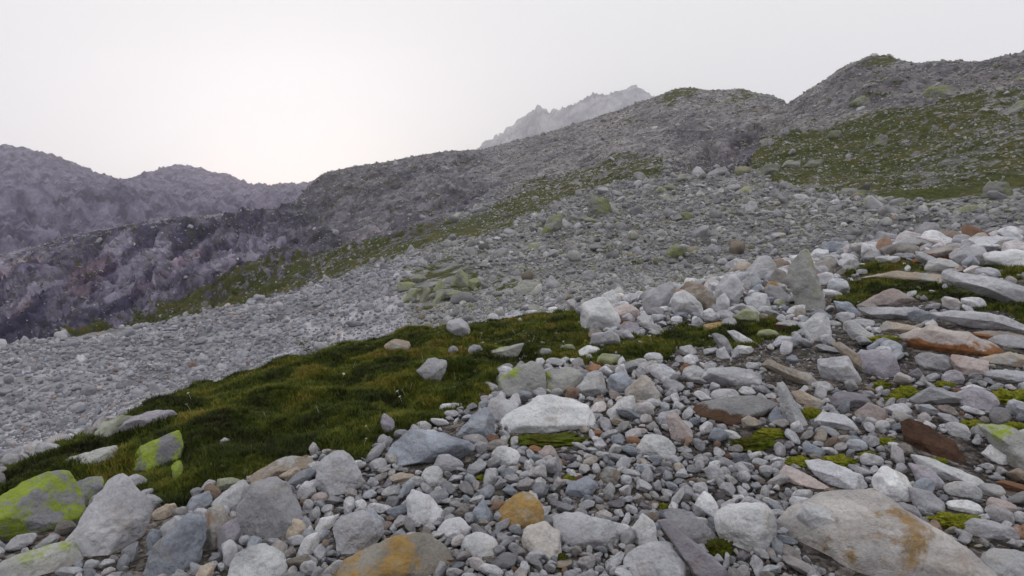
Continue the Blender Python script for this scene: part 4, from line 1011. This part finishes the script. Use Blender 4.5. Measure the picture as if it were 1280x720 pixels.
pos = np.stack([RR * np.sin(A), RR * np.cos(A), zz], -1)
scl = np.stack([hh * 1.5, hh * 1.5, hh], -1); rot = np.stack([rng.normal(0, .12, len(A)), rng.normal(0, .12, len(A)), rng.uniform(0, 6.28, len(A))], -1)
print('grass', len(A))
scatter('grass', tufts, pos, rot, scl, rng.integers(0, 8, len(A)), 'short olive green alpine grass covering the hump')

def moss_mat(name, k):
    m, nt, bs = nodes_of(name); b = NB(nt)
    tc = b.new('ShaderNodeTexCoord'); n1 = b.noise(tc.outputs['Object'], 30, 5, 0.7); n2 = b.noise(tc.outputs['Object'], 6, 4, 0.6)
    col = b.ramp(n1, [(0.3, (0.07*k, 0.075*k, 0.006*k)), (0.5, (0.21*k, 0.22*k, 0.02*k)), (0.7, (0.38*k, 0.35*k, 0.04*k))])
    col = b.mix(b.maprange(n2, 0.45, 0.62), col, b.mix(0.6, col, (0.12, 0.17, 0.012)))
    b.lk(col, bs.inputs['Base Color']); b.lk(b.bump(n1, 1.0, 0.02), bs.inputs['Normal']); return m
M_MOSS = moss_mat('moss', 1.0); M_MOSSD = moss_mat('moss_dark', 0.3)
Vm_, Fm_ = ICO[4]
for k, (u, v, w, h, lab) in enumerate(moss):
    G = hit(u, v + h * 0.3); d = G.length; s = d / F
    o0 = k * 3.7
    nn = fbm(Vm_[:, 0] * 2.2 + o0, Vm_[:, 1] * 2.2, Vm_[:, 2] * 2.2, 4, 0.6); n2_ = perlin(Vm_[:, 0] * 13 + o0, Vm_[:, 1] * 13, Vm_[:, 2] * 13)
    W = Vm_ * (1 + 1.0 * nn + 0.22 * n2_)[:, None] * np.array([w * s * 0.55, max(w * 0.45, h * 0.9) * s * 0.5, h * s * 0.62])
    me = mesh_np('moss_cushion', W, Fm_)
    o = add_obj('moss_cushion', me, M_MOSSD if 'dark' in lab else M_MOSS, G); tag(o, lab, 'moss')

def flower_mesh():
    Vv, Fc = [], []
    for k in range(6):                                  # petals round a low centre on a thin stem
        a = k * math.pi / 3; i = len(Vv)
        for rr, da, z in ((0.15, 0, 0), (0.75, -0.42, 0.12), (1.0, 0, 0.08), (0.75, 0.42, 0.12)): Vv.append((rr*math.cos(a+da), rr*math.sin(a+da), z))
        Fc += [(i, i+1, i+2), (i, i+2, i+3)]
    i = len(Vv); Vv += [(0.07, 0, 0), (-0.05, 0.06, 0), (-0.05, -0.06, 0), (0.07, 0, -5), (-0.05, 0.06, -5), (-0.05, -0.06, -5), (0.2, 0, 0.2), (-0.1, 0.17, 0.2), (-0.1, -0.17, 0.2)]
    for a, b in ((0, 1), (1, 2), (2, 0)): Fc += [(i+a, i+b, i+3+b), (i+a, i+3+b, i+3+a)]
    Fc += [(i+6, i+7, i+8)]
    m = mesh_np('flower', np.array(Vv), np.array(Fc), smooth=False); return m
mf, ntf, bsf = nodes_of('white_petal'); bsf.inputs['Base Color'].default_value = (0.75, 0.75, 0.68, 1)
fme = flower_mesh(); fme.materials.append(mf)
fl = [(497,500),(500,507),(493,495),(503,498),(458,545),(458,561),(236,503),(234,517),(568,477),(527,452),(668,430),(704,437),(812,430),(396,520),(515,490),(430,478),(445,462),(602,426),(640,421),(655,452),(372,590),(330,527)]
for u, v in fl:
    G = hit(u, v); s = G.length / F * 1.7
    o = bpy.data.objects.new('flower', fme); COL.objects.link(o); o.location = G + Vector((0, 0, 0.06 + 4 * s)); o.scale = (s, s, s)
    o.rotation_euler = (random.uniform(0.2, 0.7), random.uniform(-.3, .3), random.uniform(0, 6))
    tag(o, 'small white flower head dotting the dark grass', 'flower', 'white flowers in the grass')

# ------------------------------------------------------------------ haze over the valley
zmin = min(float(Zt.min()), -150); zmax = 1150
for o in (ridge, peak, hill_r):
    co = np.empty(len(o.data.vertices) * 3, np.float32); o.data.vertices.foreach_get('co', co); zmin = min(zmin, co[2::3].min()); zmax = max(zmax, co[2::3].max() + 30)
zmin -= 1.5
x0, x1, y0, y1 = -5200, 5200, -1400, 5200
hv = np.array([(x, y, z) for z in (zmin, zmax) for y in (y0, y1) for x in (x0, x1)])
hf = np.array([(0, 2, 3, 1), (4, 5, 7, 6), (0, 1, 5, 4), (2, 6, 7, 3), (0, 4, 6, 2), (1, 3, 7, 5)])
hz = add_obj('haze', mesh_np('haze', hv, hf, smooth=False))
hm = bpy.data.materials.new('haze'); hm.use_nodes = True; hn = hm.node_tree.nodes; hn.clear()
ho = hn.new('ShaderNodeOutputMaterial'); pv = hn.new('ShaderNodeVolumePrincipled')
pv.inputs['Color'].default_value = (0.88, 0.87, 0.95, 1); pv.inputs['Density'].default_value = HAZE; pv.inputs['Anisotropy'].default_value = 0.68
hm.node_tree.links.new(pv.outputs[0], ho.inputs['Volume'])
hz.data.materials.append(hm); tag(hz, 'thin pale haze filling the valley', kind='stuff')
